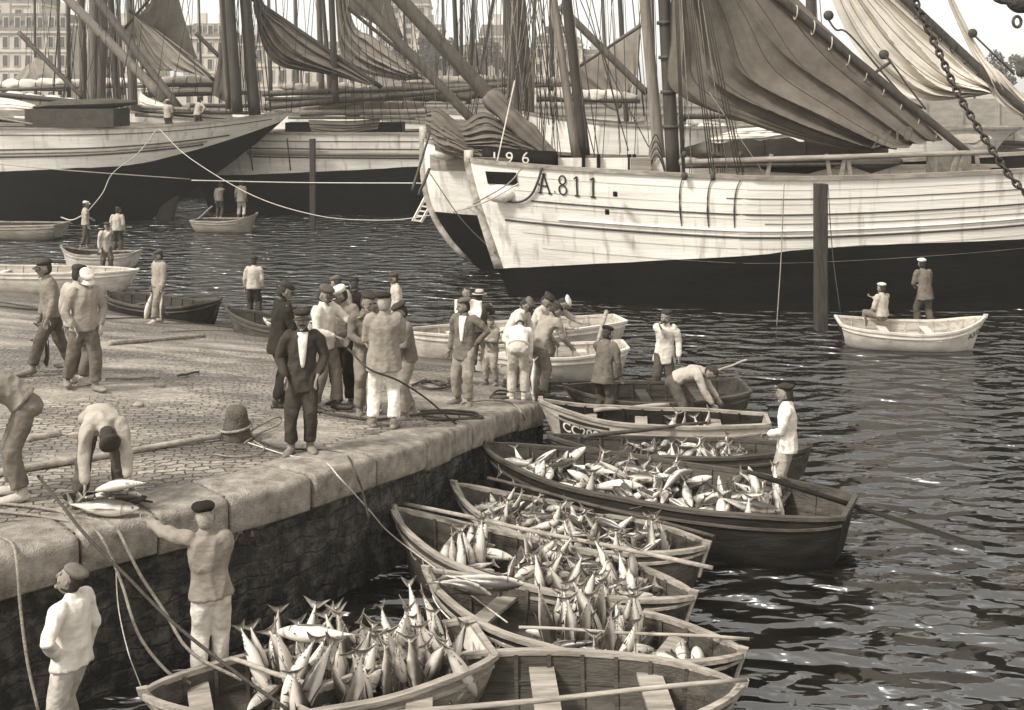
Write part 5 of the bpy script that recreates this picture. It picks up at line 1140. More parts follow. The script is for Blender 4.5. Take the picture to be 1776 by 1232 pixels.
def standing(B, t0, t1, n, lean=.25, zh=.42, w_=.75, label='', group='', sc=1.0, side=(-1, 1), face=None, droll=1.0):
    """head down, tail in the air, packed"""
    cols = max(1, int(round(math.sqrt(n * (t1 - t0) * B.L / max(.3, B.hb((t0 + t1) / 2)) / (side[1] - side[0])))))
    rows = int(math.ceil(n / cols)); c_ = 0
    for i in range(cols):
        for j in range(rows):
            if c_ >= n: return
            c_ += 1
            t = t0 + (t1 - t0) * (i + .5 + rf.uniform(-.35, .35)) / cols
            s_ = side[0] + (side[1] - side[0]) * (j + .5 + rf.uniform(-.35, .35)) / rows
            y = s_ * B.hb(t) * w_; lx = rf.gauss(0, lean * 1.5); ly = rf.gauss(0, lean * 1.2) + s_ * .15
            d = -(B.ex * lx + B.ey * ly + np.array([0, 0, 1.]))
            f = rf.uniform(.78, 1.05) * sc; p = np.array(B.W(t * B.L, y, 0)); p[2] = B.floorz + zh * f + rf.uniform(-.04, .08)
            fish(p, d, rf.uniform(-math.pi, math.pi) * droll, None, f, label, group)
def lying(B, t0, t1, n, z0=.18, z1=.42, w_=.8, label='', group='', sc=1.0, tilt=.25, yaw=math.pi, yaw0=0, side=(-1, 1)):
    for k in range(n):
        t = rf.uniform(t0, t1); s_ = rf.uniform(*side); f = rf.uniform(.85, 1.1) * sc; y = s_ * max(B.hb(t) - .16, .05) * w_
        a = yaw0 + rf.uniform(-yaw, yaw); pz = rf.gauss(0, tilt); d = B.ex * math.cos(a) + B.ey * math.sin(a) + np.array([0, 0, pz])
        p = np.array(B.W(t * B.L, y, 0)); e = 1 - .6 * abs(s_) ** 2; p[2] = B.floorz + z0 + (z1 - z0) * rf.random() * e
        fish(p, d, rf.choice([math.pi * .5, -math.pi * .5, math.pi, .3]) + rf.uniform(-.4, .4), None, f, label, group)
B = BOATS['left']
lb_, gb_ = 'silver tuna stood head down in the small pale boat at the bottom left', 'tuna in the small pale boat'
standing(B, -.80, .38, 50, .2, .48, .9, lb_, gb_, 1.04); lying(B, -.8, .3, 6, .15, .3, .8, lb_, gb_)
fish(P(548, 1098, 10.8), (-1, .15, -.03), 1.5, 0, 1.05, 'large tuna lying flat on top of the upright ones in the small pale boat')
B = BOATS['scallop']
lb_, gb_ = 'pale tuna stood in a row amidships in the boat with white scallops', 'tuna in the scalloped boat'
standing(B, -.42, .18, 20, .16, .42, .62, lb_, gb_, 1.0, side=(-1, .7)); 
lying(B, -.78, -.58, 7, .15, .35, .7, 'dull tuna lying at the right end of the boat with white scallops', 'tuna at the end of the scalloped boat')
fish(P(838, 1003, 12.3), (1, -.22, -.05), 1.6, 2, 1.15, 'long pale tuna lying in the bow of the scalloped boat, upper one')
fish(P(800, 1022, 12.25), (1, -.25, -.08), 1.5, 1, .95, 'pale tuna lying in the bow of the scalloped boat, lower one')
B = BOATS['oarboat']
lb_, gb_ = 'tuna packed upright in the boat under the long oar', 'tuna in the boat with the long oar'
standing(B, -.62, .16, 28, .3, .40, .8, lb_, gb_, .95); standing(B, .32, .52, 6, .15, .40, .6, lb_, gb_, .95); lying(B, -.1, .45, 9, .15, .4, .8, lb_, gb_); lying(B, -.75, -.4, 4, .15, .3, .8, lb_, gb_)
B = BOATS['mid']
lb_, gb_ = 'tuna with its tail showing in the brown double-ended boat', 'tuna in the packed double-ended boat'
standing(B, -.5, .7, 28, .4, .40, .85, lb_, gb_, .8); lying(B, -.6, .5, 20, .15, .42, .85, lb_, gb_, .72, tilt=.5); standing(B, -.68, -.5, 3, .12, .4, .5, lb_, gb_, .95)
B = BOATS['big']
lb_, gb_ = 'tuna heaped in the long heavy boat of the man in the white smock', 'tuna in the long heavy boat'
lying(B, -.55, .72, 46, .3, .68, .86, lb_, gb_, 1.0, tilt=.3); standing(B, -.1, .5, 10, .4, .45, .8, lb_, gb_, .9); standing(B, -.72, -.5, 5, .12, .42, .7, lb_, gb_, 1.0)
B = BOATS['between']
standing(B, -.45, .25, 14, .3, .36, .9, 'small dull tuna hanging in the brown boat beside the lettered one', 'tuna in the boat beside the lettered one', .8)
B = BOATS['cc']
standing(B, -.50, -.12, 6, .18, .42, .7, 'pale tuna standing where the bending man reaches down', 'tuna at the bending man', 1.0); lying(B, -.85, -.7, 2, .2, .3, .6, 'dull tuna near the transom of the lettered boat', 'tuna at the transom')
B = BOATS['slipboat']
lying(B, -.55, .55, 8, .2, .5, .8, 'pale tuna lying in the low brown boat behind the group', 'tuna in the low brown boat', .95, tilt=.4)
B = BOATS['pair1']
lying(B, -.5, .5, 3, .15, .35, .8, 'dark tuna lying in the worn white boat', 'tuna in the worn white boat', .8, tilt=.5)
lying(BOATS['low'], -.4, .4, 4, .15, .3, .6, 'tuna lying in the low black boat', 'tuna in the low black boat', .9)
# tuna on the quay at the bent man's hands
pq = GS(200, 880, .10)
fish(GS(180, 878, .12), (1, -.12, -.02), -.3, 2, .95, 'dark-backed tuna lying at the very edge of the coping in the raised hand'); fish(GS(190, 862, .16), (1, .1, .02), 2.0, 0, .85, 'bright white-bellied tuna lying on top at the coping edge'); fish(GS(212, 846, .28), (-1, .05, -.12), 2.0, 1, .8, 'pale tuna lifted by the bent man with the dark cap')
# carried fish
def hang(px, py, Y, s, label, roll=0, lean=(0, 0)): fish(P(px, py, Y), (lean[0], lean[1], -1), roll, 0, s, label, 'tuna carried by the tail')

# shallow basket tray under the fish on the coping
q = MB(); c_ = GS(182, 876, .03); ax_ = nrm([1, -.12, 0]); ay_ = np.array([.12, 1, 0]); rg = []
for z, s_ in ((0, .72), (.0, .8), (.05, 1.0), (.06, 1.02), (.055, .96), (.015, .76)): rg.append([c_ + ax_ * .44 * s_ * math.cos(t) + ay_ * .2 * s_ * math.sin(t) + np.array([0, 0, z + .03 * math.cos(t) ** 4]) for t in np.linspace(0, 2 * math.pi, 29)[:-1]])
q.rings(rg, M_wood_dk); tag(q.build('fish_tray', origin=c_), 'shallow dark tray under the tuna at the edge of the coping', 'tray')
# under-layer of fish beyond the ones that show: one heap
heap = MB(); hq = random.Random(5)
def heap_in(B, t0, t1, n, z0, z1, w_=.85, sc=.85):
    for _ in range(n):
        t = hq.uniform(t0, t1); s_ = hq.uniform(-1, 1); y = s_ * max(B.hb(t) - .12, .05) * w_; p = np.array(B.W(t * B.L, y, 0)); p[2] = B.floorz + z0 + (z1 - z0) * hq.random() * (1 - .5 * s_ * s_)
        d = Vector((hq.gauss(0, 1), hq.gauss(0, 1), hq.gauss(0, .45))).normalized(); up = Vector((0, 0, 1)); yv = up.cross(d).normalized(); zv = d.cross(yv); M = Matrix((d, yv, zv)).transposed() @ Matrix.Rotation(hq.uniform(0, 6.28), 3, 'X') * (sc * hq.uniform(.85, 1.1))
        F_ = FISH_PROTO[hq.randrange(4)]; A = np.array(M); V = np.array(F_.v) @ A.T + p; o_ = len(heap.v); heap.v += [tuple(v) for v in V]; mm = [heap.mi({M_tuna_b: M_heap}.get(m_, m_)) for m_ in F_.mats]
        kd = heap.mi(M_tuna_d)
        for n_, (f_, m_) in enumerate(zip(F_.f, F_.m)): heap.f.append(tuple(i + o_ for i in f_)); heap.m.append(kd if n_ < 154 and math.sin(2 * math.pi * ((n_ % 14) + 1) / 14) > .3 else mm[m_])
M_heap = mat('tuna skin in the heap', .55, .35, .75, 5, .08, 30, spec=.6)
heap_in(BOATS['left'], -.85, .35, 46, .1, .48); heap_in(BOATS['scallop'], -.45, .2, 24, .08, .35); heap_in(BOATS['oarboat'], -.65, .55, 62, .1, .48); heap_in(BOATS['mid'], -.65, .72, 84, .12, .5, sc=.68)
heap_in(BOATS['big'], -.6, .78, 125, .15, .66, sc=.78); heap_in(BOATS['between'], -.5, .3, 44, .25, .58, sc=.7); heap_in(BOATS['slipboat'], -.6, .5, 36, .2, .55); heap_in(BOATS['pair1'], -.5, .5, 14, .1, .3); heap_in(BOATS['cc'], -.5, -.1, 8, .1, .25); heap_in(BOATS['pair2'], -.5, .5, 22, .1, .4)
hp_o = heap.build('tuna_heap'); hp_o['kind'] = 'stuff'
# ------------------------------------------------------------------ people
def remeshed(q, voxel, name, m, parent, folds=0.0, seed=0, smooth_it=3, extra=None, fscale=9):
    tmp = q.build('tmp_' + name, m, None)
    md = tmp.modifiers.new('r', 'REMESH'); md.mode = 'VOXEL'; md.voxel_size = voxel; md.use_smooth_shade = True
    s = tmp.modifiers.new('s', 'SMOOTH'); s.factor = .6; s.iterations = smooth_it
    dg = bpy.context.evaluated_depsgraph_get(); me = bpy.data.meshes.new_from_object(tmp.evaluated_get(dg)); old = tmp.data; bpy.data.objects.remove(tmp); bpy.data.meshes.remove(old)
    n = len(me.vertices); V = np.empty(n * 3); me.vertices.foreach_get('co', V); V = V.reshape(-1, 3)
    if folds > 0:
        me.update(); Nn = np.empty(n * 3); me.vertices.foreach_get('normal', Nn); Nn = Nn.reshape(-1, 3)
        out = np.empty(n)
        for i in range(n):
            v = V[i]; a = mnoise.noise(Vector((v[0] * fscale + seed, v[1] * fscale, v[2] * fscale * .45))); b = mnoise.noise(Vector((v[0] * fscale * 1.6, v[1] * fscale * 1.6 + seed, v[2] * fscale * 1.9)))
            out[i] = folds * (1 - abs(a) * 3.2 + .5 * b)
        V = V + Nn * out[:, None]
    fs = [tuple(p.vertices) for p in me.polygons]; bpy.data.meshes.remove(me)
    r = MB(); r.add(V, fs, m)
    if extra: 
        for (vs, ff, mm) in extra: r.add(vs, ff, mm)
    return r
def limb(q, pts, rr):
    q.tube(pts, rr, 12); q.ball(pts[0], rr[0], 8); q.ball(pts[-1], rr[-1] * .9, 8)
def ik(a, b, l1, l2, hint):
    a = np.array(a, float); b = np.array(b, float); d = b - a; L_ = np.linalg.norm(d)
    if L_ > (l1 + l2) * .995: b = a + d / L_ * (l1 + l2) * .995; L_ = (l1 + l2) * .995; d = b - a
    x = (l1 ** 2 - l2 ** 2 + L_ ** 2) / (2 * L_); h = math.sqrt(max(l1 ** 2 - x ** 2, 0)); u = d / L_; hn = np.array(hint, float); hn = nrm(hn - u * np.dot(hn, u))
    return a + u * x + hn * h, b
def person(px, py, z, face, label, H=1.70, top=.5, bottom=.3, style='sweater', hat='beret', hat_g=.04, lean=0, side=0, curl=0, head=(0, 0), L='down', Rr='down', feet=((.11, 0), (-.11, 0)), pelvis=(0, 0, 0), shoe='clog', near=True, moustache=None, waist=1.0, shirt=None, sleeves=1.0, hairc=None, sit=False, group=None, hem=.06, cuff=1.0, pos=None, shorts=False, bulk=1.0, ground=None):
    """face: 0 looks to the camera, 90 to photo right, 180 away. Positions in metres for a 1.70 m man, local frame x = his left when facing camera = photo right, y = back"""
    jr = random.Random(sum(map(ord, label)) * 7)
    if feet == ((.11, 0), (-.11, 0)) and not sit: q_ = jr.uniform(-.13, .13); feet = ((.12, q_), (-.12, -q_)); pelvis = (pelvis[0] + jr.uniform(-.03, .03), pelvis[1], pelvis[2] - .015); side += jr.uniform(-4, 4); lean += jr.uniform(-2, 6); head = (head[0], head[1] + jr.uniform(-12, 12)); curl += jr.uniform(0, 9)
    W0 = np.array(pos) if pos is not None else (G(px, py, z) if z is not None else GS(px, py)); k = H / 1.70; th = R(face)
    cx, sx = math.cos(th), math.sin(th)
    def W(p): x, y, zz = p[0] * k, p[1] * k, p[2] * k; return np.array([W0[0] + x * cx - y * sx, W0[1] + x * sx + y * cx, W0[2] + zz])
    def D(v): return np.array([v[0] * cx - v[1] * sx, v[0] * sx + v[1] * cx, v[2]])
    M = Matrix.Translation(Vector(W0))
    pel = np.array([pelvis[0], pelvis[1], (.92 if not sit else .48) + pelvis[2]])
    ln, sd_ = R(lean), R(side); cu = R(curl)
    u1 = np.array([math.sin(sd_), -math.sin(ln), math.cos(ln) * math.cos(sd_)]); u1 = nrm(u1)
    u2 = nrm(np.array([math.sin(sd_), -math.sin(ln + cu), math.cos(ln + cu)]))
    waistp = pel + u1 * .16; chest = waistp + nrm(u1 + u2) * .20; neck = chest + u2 * .17
    fwd = nrm(np.cross(np.cross(np.array([0, -1., 0]), u2), u2) * -1 + 1e-9); fwd = nrm(np.array([0, -1., 0]) - u2 * np.dot([0, -1., 0], u2))
    if lean + curl > 88: fwd = nrm(np.array([0, 0, -1.]) - u2 * np.dot([0, 0, -1.], u2))
    rt = nrm(np.cross(u2, fwd)) ; lat = np.array([1., 0, 0])
    sh = {1: chest + u2 * .125 + lat * .185, -1: chest + u2 * .125 - lat * .185}
    hip = {1: pel + lat * .088, -1: pel - lat * .088}
    hands = {}; elbows = {}
    inv = lambda p: ((p[0]-W0[0])*cx + (p[1]-W0[1])*sx, -(p[0]-W0[0])*sx + (p[1]-W0[1])*cx, p[2]-W0[2])
    PRE = {'down': (.06, -.05, -.53), 'front': (-.13, -.24, -.36), 'pocket': (.0, -.13, -.48), 'back': (-.10, .16, -.42), 'fwd': (-.02, -.46, -.12), 'hip': (.02, .02, -.40), 'belly': (-.14, -.24, -.24), 'reach': (0, -.28, -.45), 'chin': (-.12, -.2, .02), 'hang': (0, -.05, -.555)}
    for s, a in ((1, L), (-1, Rr)):
        if isinstance(a, str): v = PRE[a]; tgt = sh[s] + np.array([v[0] * s, v[1], v[2]])
        elif a[0] == 'w': tgt = np.array(inv(a[1])) / k
        else: tgt = np.array(a, float)
        hint = {'pocket': (s * .7, .7, 0), 'hip': (s * 1.2, .4, 0), 'back': (s * 1, .5, 0), 'front': (s * .8, .6, -.4)}.get(a if isinstance(a, str) else '', (s * .35, .9, -.3))
        elbows[s], hands[s] = ik(sh[s], tgt, .285, .265, hint)
    knees = {}; ank = {}
    for s, f in ((1, feet[0]), (-1, feet[1])):
        a = np.array([f[0], f[1], .09 + (f[2] if len(f) > 2 else 0)]); knees[s], ank[s] = ik(hip[s], a, .43, .42, (s * .1, -1, 0.1))
    vox = .015 if near else .022
    rs = random.Random(hash(label) % 1000 if False else sum(map(ord, label)))
    # ---- body: one continuous mesh (torso, limbs, neck) with head and hands joined on
    q = MB(); w = waist
    q.loft([W(pel), W(waistp), W(chest), W(chest + u2 * .11)], np.array([.135, .120, .135, .09]) * k, np.array([.09, .08, .085, .055]) * k, D(lat), 14)
    q.loft([W(chest + u2 * .10), W(neck + u2 * .02), W(neck + u2 * .09)], [.075 * k, .052 * k, .05 * k], [.06 * k, .052 * k, .05 * k], D(lat), 10)
    for s in (1, -1):
        limb(q, [W(sh[s]), W(elbows[s]), W(hands[s])], [.044 * k, .036 * k, .025 * k])
        q.loft([W(chest + u2 * .08), W(sh[s] - u2 * .012)], [.045 * k, .038 * k], [.045 * k, .038 * k], D(fwd), 10)
        q.loft([W(hip[s]), W(knees[s]), W(ank[s])], [.075 * k, .05 * k, .035 * k], [.08 * k, .05 * k, .037 * k], D(lat), 10)
    hx = MB()
    # head
    hp, hy = R(head[0]), R(head[1]); hup = nrm(u2 * .55 + np.array([0, 0, .45]) if lean + curl < 60 else u2)
    f0 = nrm(fwd - hup * np.dot(fwd, hup)) if np.linalg.norm(fwd - hup * np.dot(fwd, hup)) > .2 else fwd
    f1 = f0 * math.cos(hy) + np.cross(hup, f0) * math.sin(hy); r1 = np.cross(hup, f1)
    hf = f1 * math.cos(hp) - hup * math.sin(hp); hu = hup * math.cos(hp) + f1 * math.sin(hp); hr = np.cross(hu, hf)
    hc = neck + hup * .142 + hf * .024; Hf, Hu, Hr = D(hf), D(hu), D(hr); HC = W(hc)
    def hp_(x, y, z): return HC + (Hr * x + Hf * y + Hu * z) * k * 1.12
    rg = []; N_ = 20
    for i in range(1, 16):
        t = math.pi * i / 16; zz = -math.cos(t); rr = math.sin(t) ** .8; ring = []
        for j in range(N_):
            a = 2 * math.pi * j / N_; cxx, cy = math.cos(a), math.sin(a); x = .074 * rr * cxx; y = .094 * rr * cy; z = .118 * zz
            if zz < 0: x *= 1 - .28 * (-zz) ** 1.5; y = y * (1 - .18 * (-zz)) if cy < 0 else y * (1 + .02)
            if cy > 0: y -= .012 * rr * (abs(cxx) < .7) * (math.exp(-((zz - .12) / .13) ** 2)) * (abs(cxx) > .15)
            if cy > .85 and -.35 < zz < .2: y += .003
            ring.append(hp_(x, y, z))
        rg.append(ring)
    hx.rings(rg, M_skin)
    hx.loft([hp_(0, .082, .028), hp_(0, .098, .0), hp_(0, .106, -.022), hp_(0, .090, -.034)], [.009 * k, .012 * k, .016 * k, .014 * k], [.010 * k, .012 * k, .012 * k, .008 * k], Hr, 8, M_skin)      # nose
    hx.loft([hp_(-.045, .076, .034), hp_(0, .088, .036), hp_(.045, .076, .034)], [.010 * k] * 3, [.008 * k] * 3, Hu, 6, M_skin)                                  # brow ridge
    hx.ball(hp_(0, .070, -.098), np.array([.026, .022, .02]) * k, 7, M_skin, (Hr, Hf, Hu))     # chin
    for s in (1, -1):
        hx.ball(hp_(s * .030, .079, .014), np.array([.013, .008, .008]) * k, 6, M_eye, (Hr, Hf, Hu)); hx.ball(hp_(s * .075, -.004, -.004), np.array([.008, .018, .030]) * k, 7, M_skin, (Hr, Hf, Hu))
        hx.loft([hp_(s * .014, .088, .030), hp_(s * .046, .078, .032)], [.004 * k] * 2, [.004 * k] * 2, Hu, 5, M_hair); hx.ball(hp_(s * .045, .060, -.028), np.array([.02, .018, .018]) * k, 6, M_skin, (Hr, Hf, Hu))
    hx.loft([hp_(-.022, .086, -.058), hp_(0, .091, -.056), hp_(.022, .086, -.058)], [.005 * k] * 3, [.004 * k] * 3, Hu, 6, mat('lips', .14, .6, .2, 9, 0))
    if moustache is not None:
        mm = M_hair if moustache < .5 else M_hairg
        if moustache in (.1, .6): hx.loft([hp_(-.045, .080, -.056), hp_(-.02, .096, -.044), hp_(0, .100, -.042), hp_(.02, .096, -.044), hp_(.045, .080, -.056)], np.array([.004, .009, .010, .009, .004]) * k, np.array([.004, .007, .008, .007, .004]) * k, Hu, 7, mm)
        else:
            hx.loft([hp_(-.062, .03, -.03), hp_(-.045, .068, -.08), hp_(0, .085, -.105), hp_(.045, .068, -.08), hp_(.062, .03, -.03)], np.array([.012, .02, .028, .02, .012]) * k, np.array([.008, .014, .018, .014, .008]) * k, Hu, 8, mm)
            hx.loft([hp_(-.035, .084, -.05), hp_(0, .098, -.042), hp_(.035, .084, -.05)], np.array([.006, .010, .006]) * k, np.array([.005, .008, .005]) * k, Hu, 7, mm)
    # hands: palm, four fingers, thumb
    for s in (1, -1):
        fa = nrm(hands[s] - elbows[s]); aa = (L if s > 0 else Rr)
        pn = nrm(np.cross(fa, np.array([0, -1., 0]))) * s if abs(fa[1]) < .8 else np.array([0, 0, -1.]); pn = nrm(pn - fa * np.dot(pn, fa)); sdv = np.cross(fa, pn)   # sdv: across the knuckles
        h0 = hands[s]; hx.loft([W(h0 - fa * .01), W(h0 + fa * .03), W(h0 + fa * .085)], np.array([.026, .036, .038]) * k, np.array([.018, .015, .012]) * k, D(sdv), 10, M_skin)
        cl = .55 if aa in ('pocket', 'down', 'hip', 'back') else .9
        for i, (o_, l_) in enumerate(((.030, .066), (.011, .076), (-.009, .072), (-.028, .056))):
            a_ = h0 + fa * .085 + sdv * o_; d1 = nrm(fa * math.cos(cl * .5) - pn * math.sin(cl * .5) * (1 if s else 1)); d2 = nrm(fa * math.cos(cl * 1.4 + i * .1) - pn * math.sin(cl * 1.4 + i * .1)); b_ = a_ + d1 * l_ * .5; c_ = b_ + d2 * l_ * .5
            hx.loft([W(a_ - fa * .012), W(b_), W(c_)], np.array([.0095, .0088, .0068]) * k, np.array([.0095, .0088, .0068]) * k, D(sdv), 7, M_skin)
        ta = h0 + fa * .02 + sdv * .034 ; tb = ta + nrm(fa * .7 + sdv * .6 - pn * .3) * .04; tc = tb + nrm(fa * .9 + sdv * .1 - pn * .4) * .032
        hx.loft([W(ta - sdv * .012), W(tb), W(tc)], np.array([.013, .011, .008]) * k, np.array([.013, .011, .008]) * k, D(pn), 7, M_skin)
    ex = []; 
    base = remeshed(q, vox, 'body', M_skin, None)
    o_ = len(base.v); base.v += hx.v; ms = [base.mi(m) for m in hx.mats]
    for f, mi in zip(hx.f, hx.m): base.f.append(tuple(i + o_ for i in f)); base.m.append(ms[mi])
    body = base.build('person', origin=W0); tag(body, label, 'person', group)
    # ---- hair
    q = MB(); hm = M_hair if hairc is None else M_hairg; rg = []
    for i in range(1, 12):
        t = math.pi * i / 12; zz = -math.cos(t); rr = math.sin(t) ** .8; ring = []
        for j in range(16):
            a = 2 * math.pi * j / 16; cy = math.sin(a); cxx = math.cos(a); f_ = 1.06
            x = .074 * rr * cxx * f_; y = .094 * rr * cy * f_ ; z = .124 * zz
            lowcut = -.02 - .05 * (cy < -.3) + (.06 if abs(cxx) > .8 else 0) + (.085 if cy > .2 else 0)
            if z < lowcut: x *= .86; y = y * .86; 
            if cy > .55: y *= .80 if z < .07 else 1.0
            ring.append(hp_(x, y - .004, min(max(z, -.08), .085 if hat else 1)))
        rg.append(ring)
    q.rings(rg, hm); q.build('hair', parent=body)
    # ---- hat
    cm = cloth(hat_g); q = MB(); tl = R(8)
    if hat == 'beret':
        c = hp_(.010, -.018, .084); A = (Hr, Hf, nrm(Hu + Hr * .18 - Hf * .22))
        rg = []
        for z, r_ in ((-.024, .078), (-.02, .088), (-.006, .102), (.012, .110), (.030, .102), (.046, .074), (.053, .03)): rg.append([c + (A[0] * r_ * .98 * math.cos(t) + A[1] * r_ * 1.08 * math.sin(t) + A[2] * (z + .006 * math.sin(3 * t + rs.random()))) * k for t in np.linspace(0, 2 * math.pi, 19)[:-1]])
        q.rings(rg, cm); q.build('beret', parent=body)
    elif hat == 'cap':
        c = hp_(0, -.004, .074); rg = []
        for z, r_, o in ((-.028, .090, 0), (-.012, .098, .0), (.010, .106, .006), (.030, .100, .008), (.046, .078, .005), (.055, .032, 0)): rg.append([c + (Hr * r_ * .95 * math.cos(t) + Hf * (r_ * 1.10 * math.sin(t) + o) + Hu * (z + (.010 if z > 0 else 0) * -math.sin(t) )) * k for t in np.linspace(0, 2 * math.pi, 19)[:-1]])
        q.rings(rg, cm); cap = q.build('cap', parent=body); q = MB(); g = []
        for r_ in (.085, .115, .140): g.append([hp_(r_ * .85 * math.sin(t), .005 + r_ * math.cos(t) * 1.02, .052 - (r_ - .085) * .45 - .008 * abs(math.sin(t)) * 2) for t in np.linspace(-.95, .95, 9)])
        g2 = [[p - Hu * .008 * k for p in r] for r in g[::-1]]; q.sheet(g + g2, cm if hat_g > .2 else M_boot); q.build('peak', parent=cap)
    elif hat == 'straw':
        rg = []
        for z, r_ in ((.045, .150), (.052, .15), (.054, .088), (.09, .086), (.125, .078), (.135, .05)): rg.append([hp_(r_ * .95 * math.cos(t), -.002 + r_ * 1.08 * math.sin(t), z) for t in np.linspace(0, 2 * math.pi, 21)[:-1]])
        q.rings(rg, cloth(.42)); o = q.build('straw_hat', parent=body); q = MB(); q.rings([[hp_(r_ * .95 * math.cos(t), -.002 + r_ * 1.08 * math.sin(t), z) for t in np.linspace(0, 2 * math.pi, 21)[:-1]] for z, r_ in ((.056, .092), (.085, .090))], cloth(.06), cap=False); q.build('hat_band', parent=o)
    # ---- upper garment
    q = MB(); tp = cloth(top * .86 if .25 < top < .6 else top); b_ = bulk; hm_ = (hem if lean < 45 else -.09) + (.12 if style in ('jacket', 'smock') else 0)
    hemp = pel - u1 * hm_ if not sit else pel
    xw = np.array([.198, .182, .158, .174, .168, .130, .085]) * k * b_; yw = np.array([.142, .130, .120 * waist, .132, .112, .092, .07]) * k * b_
    if style in ('jacket', 'smock'): xw[0] *= 1.08; yw[0] *= 1.1
    q.loft([W(hemp), W(pel + u1 * .06), W(waistp + u1 * .03), W(chest), W(chest + u2 * .10), W(chest + u2 * .145), W(neck - u2 * .015)], xw, yw, D(lat), 18, rnd=False)
    for s in (1, -1):
        e_, h_ = elbows[s], hands[s]; 
        limb(q, [W(sh[s] - lat * s * .03 - u2 * .01), W(sh[s] * .75 + e_ * .25), W((sh[s] + e_) / 2), W(e_), W(e_ * .4 + h_ * .6), W(h_ - nrm(h_ - e_) * .03)], np.array([.076, .072, .063, .057, .050, .043]) * k * b_)
    q.loft([W(neck - u2 * .04), W(neck + u2 * .005)], [.074 * k] * 2, [.070 * k] * 2, D(lat), 12)
    g = remeshed(q, vox, 'top', tp, None, folds=.010 if near else .008, seed=rs.random() * 50, fscale=8)
    nm = {'sweater': 'sweater', 'jacket': 'jacket', 'smock': 'smock', 'shirt': 'shirt'}[style]; gar = g.build(nm, parent=body)
    if shirt is not None:                        # shirt showing in the open front of the jacket
        q = MB(); gg = []; wf = .05
        for i in range(11):
            f = i / 10; p = (neck * (1 - f) + (pel + u1 * .12) * f); w_ = wf * (1 - f) ** .7 + .014; d_ = np.interp(f, [0, .25, .6, 1], [.074, .128, .136, .140]) * b_
            row = []
            for j in range(7): t = (j / 6 - .5) * 2; row.append(W(p + lat * (t * w_ + .012) + fwd * (d_ * (1 - .12 * t * t) + .012)))
            gg.append(row)
        q.sheet(gg, cloth(shirt)); q.build('shirt', parent=body, thick=.006)
    # ---- trousers
    q = MB(); bt = cloth_t(bottom)
    q.loft([W(pel - u1 * .04), W(pel + u1 * .02), W(pel + u1 * .09)], np.array([.156, .152, .125]) * k, np.array([.108, .104, .085]) * k, D(lat), 16)
    for s in (1, -1):
        kn, an_ = knees[s], ank[s]; end = an_ + nrm(kn - an_) * (.055 if not shorts else .36)
        q.loft([W(hip[s] + np.array([0, 0, .03])), W(hip[s] * .55 + kn * .45 - lat * s * .01), W(kn), W(kn * .5 + an_ * .5) if not shorts else W(kn * .85 + an_ * .15), W(end)], np.array([.098, .100, .086, .078, .078 * cuff]) * k, np.array([.102, .102, .088, .082, .086 * cuff]) * k, D(lat), 14, rnd=False)
    g = remeshed(q, vox, 'trousers', bt, None, folds=.010 if near else .008, seed=rs.random() * 50, fscale=7); g.build('shorts' if shorts else 'trousers', parent=body)
    # ---- shoes
    sm = {'clog': M_clog, 'boot': M_boot, 'pale': cloth(.5)}[shoe]
    for s in (1, -1):
        an_ = ank[s]; kn = knees[s]; fd = nrm([s * .25, -1, 0]); q = MB(); a0 = np.array([an_[0], an_[1], an_[2]])
        if sit: fd = nrm([s * .1, -1, 0])
        q.loft([W(a0 + np.array([0, 0, .02]) - fd * .02), W(a0 + np.array([0, 0, -.03]) - fd * .01), W(a0 + np.array([0, 0, -.05]) + fd * .02)], [.047 * k, .050 * k, .05 * k], [.05 * k, .055 * k, .06 * k], D(lat), 10)
        q.loft([W(a0 + np.array([0, 0, -.052]) - fd * .055), W(a0 + np.array([0, 0, -.048])), W(a0 + np.array([0, 0, -.050]) + fd * .09), W(a0 + np.array([0, 0, -.055]) + fd * .19), W(a0 + np.array([0, 0, -.045]) + fd * .235)], np.array([.042, .050, .058, .052, .026]) * k, np.array([.036, .044, .044, .036, .020]) * k, D(np.cross(fd, [0, 0, 1])), 10)
        q.build('clog' if shoe == 'clog' else 'shoe', sm, parent=body) if False else None
        for f in range(len(q.m)): q.m[f] = 0
        q.mats = [sm]; q.build('clog' if shoe == 'clog' else 'shoe', parent=body)
    return dict(body=body, W=W, D=D, hands=hands, W0=W0, k=k, neck=neck, chest=chest, u2=u2, fwd=fwd)

PEOPLE = {}
pr = PEOPLE
# group on the quay
pr['front'] = person(524, 783, None, 8, 'man facing the camera in open dark jacket, cap and moustache, hands in pockets', H=1.72, top=.05, bottom=.05, style='jacket', hat='cap', hat_g=.04, L='pocket', Rr='pocket', moustache=.1, shirt=.75, feet=((.10, -.02), (-.13, -.08)), shoe='clog')
pr['darkback'] = person(484, 706, None, 120, 'man in dark jacket and dark trousers seen from behind, left of the front man', H=1.78, top=.03, bottom=.028, style='jacket', hat='cap', hat_g=.05, L='front', Rr='front', lean=6, head=(25, 0), shoe='boot', feet=((.12, -.03), (-.10, .06)))
pr['whitesw'] = person(562, 712, None, 62, 'man in dark cap and white sweater just behind the front man', H=1.78, top=.62, bottom=.18, hat='cap', hat_g=.10, L='fwd', Rr='front', head=(18, 0), moustache=.1, shoe='boot', feet=((.13, -.12), (-.10, .1)))
pr['patterned'] = person(588, 640, None, 200, 'man in light patterned sweater looking left, farther behind the group', H=1.72, top=.40, bottom=.22, hat='cap', hat_g=.12, L='back', Rr='down', near=False, head=(10, 30))
pr['darkhid'] = person(614, 636, None, 180, 'man in black sweater with only head and shoulders showing behind the white cap', H=1.68, top=.02, bottom=.03, hat='cap', hat_g=.03, near=False, bulk=1.1, head=(20, 0))
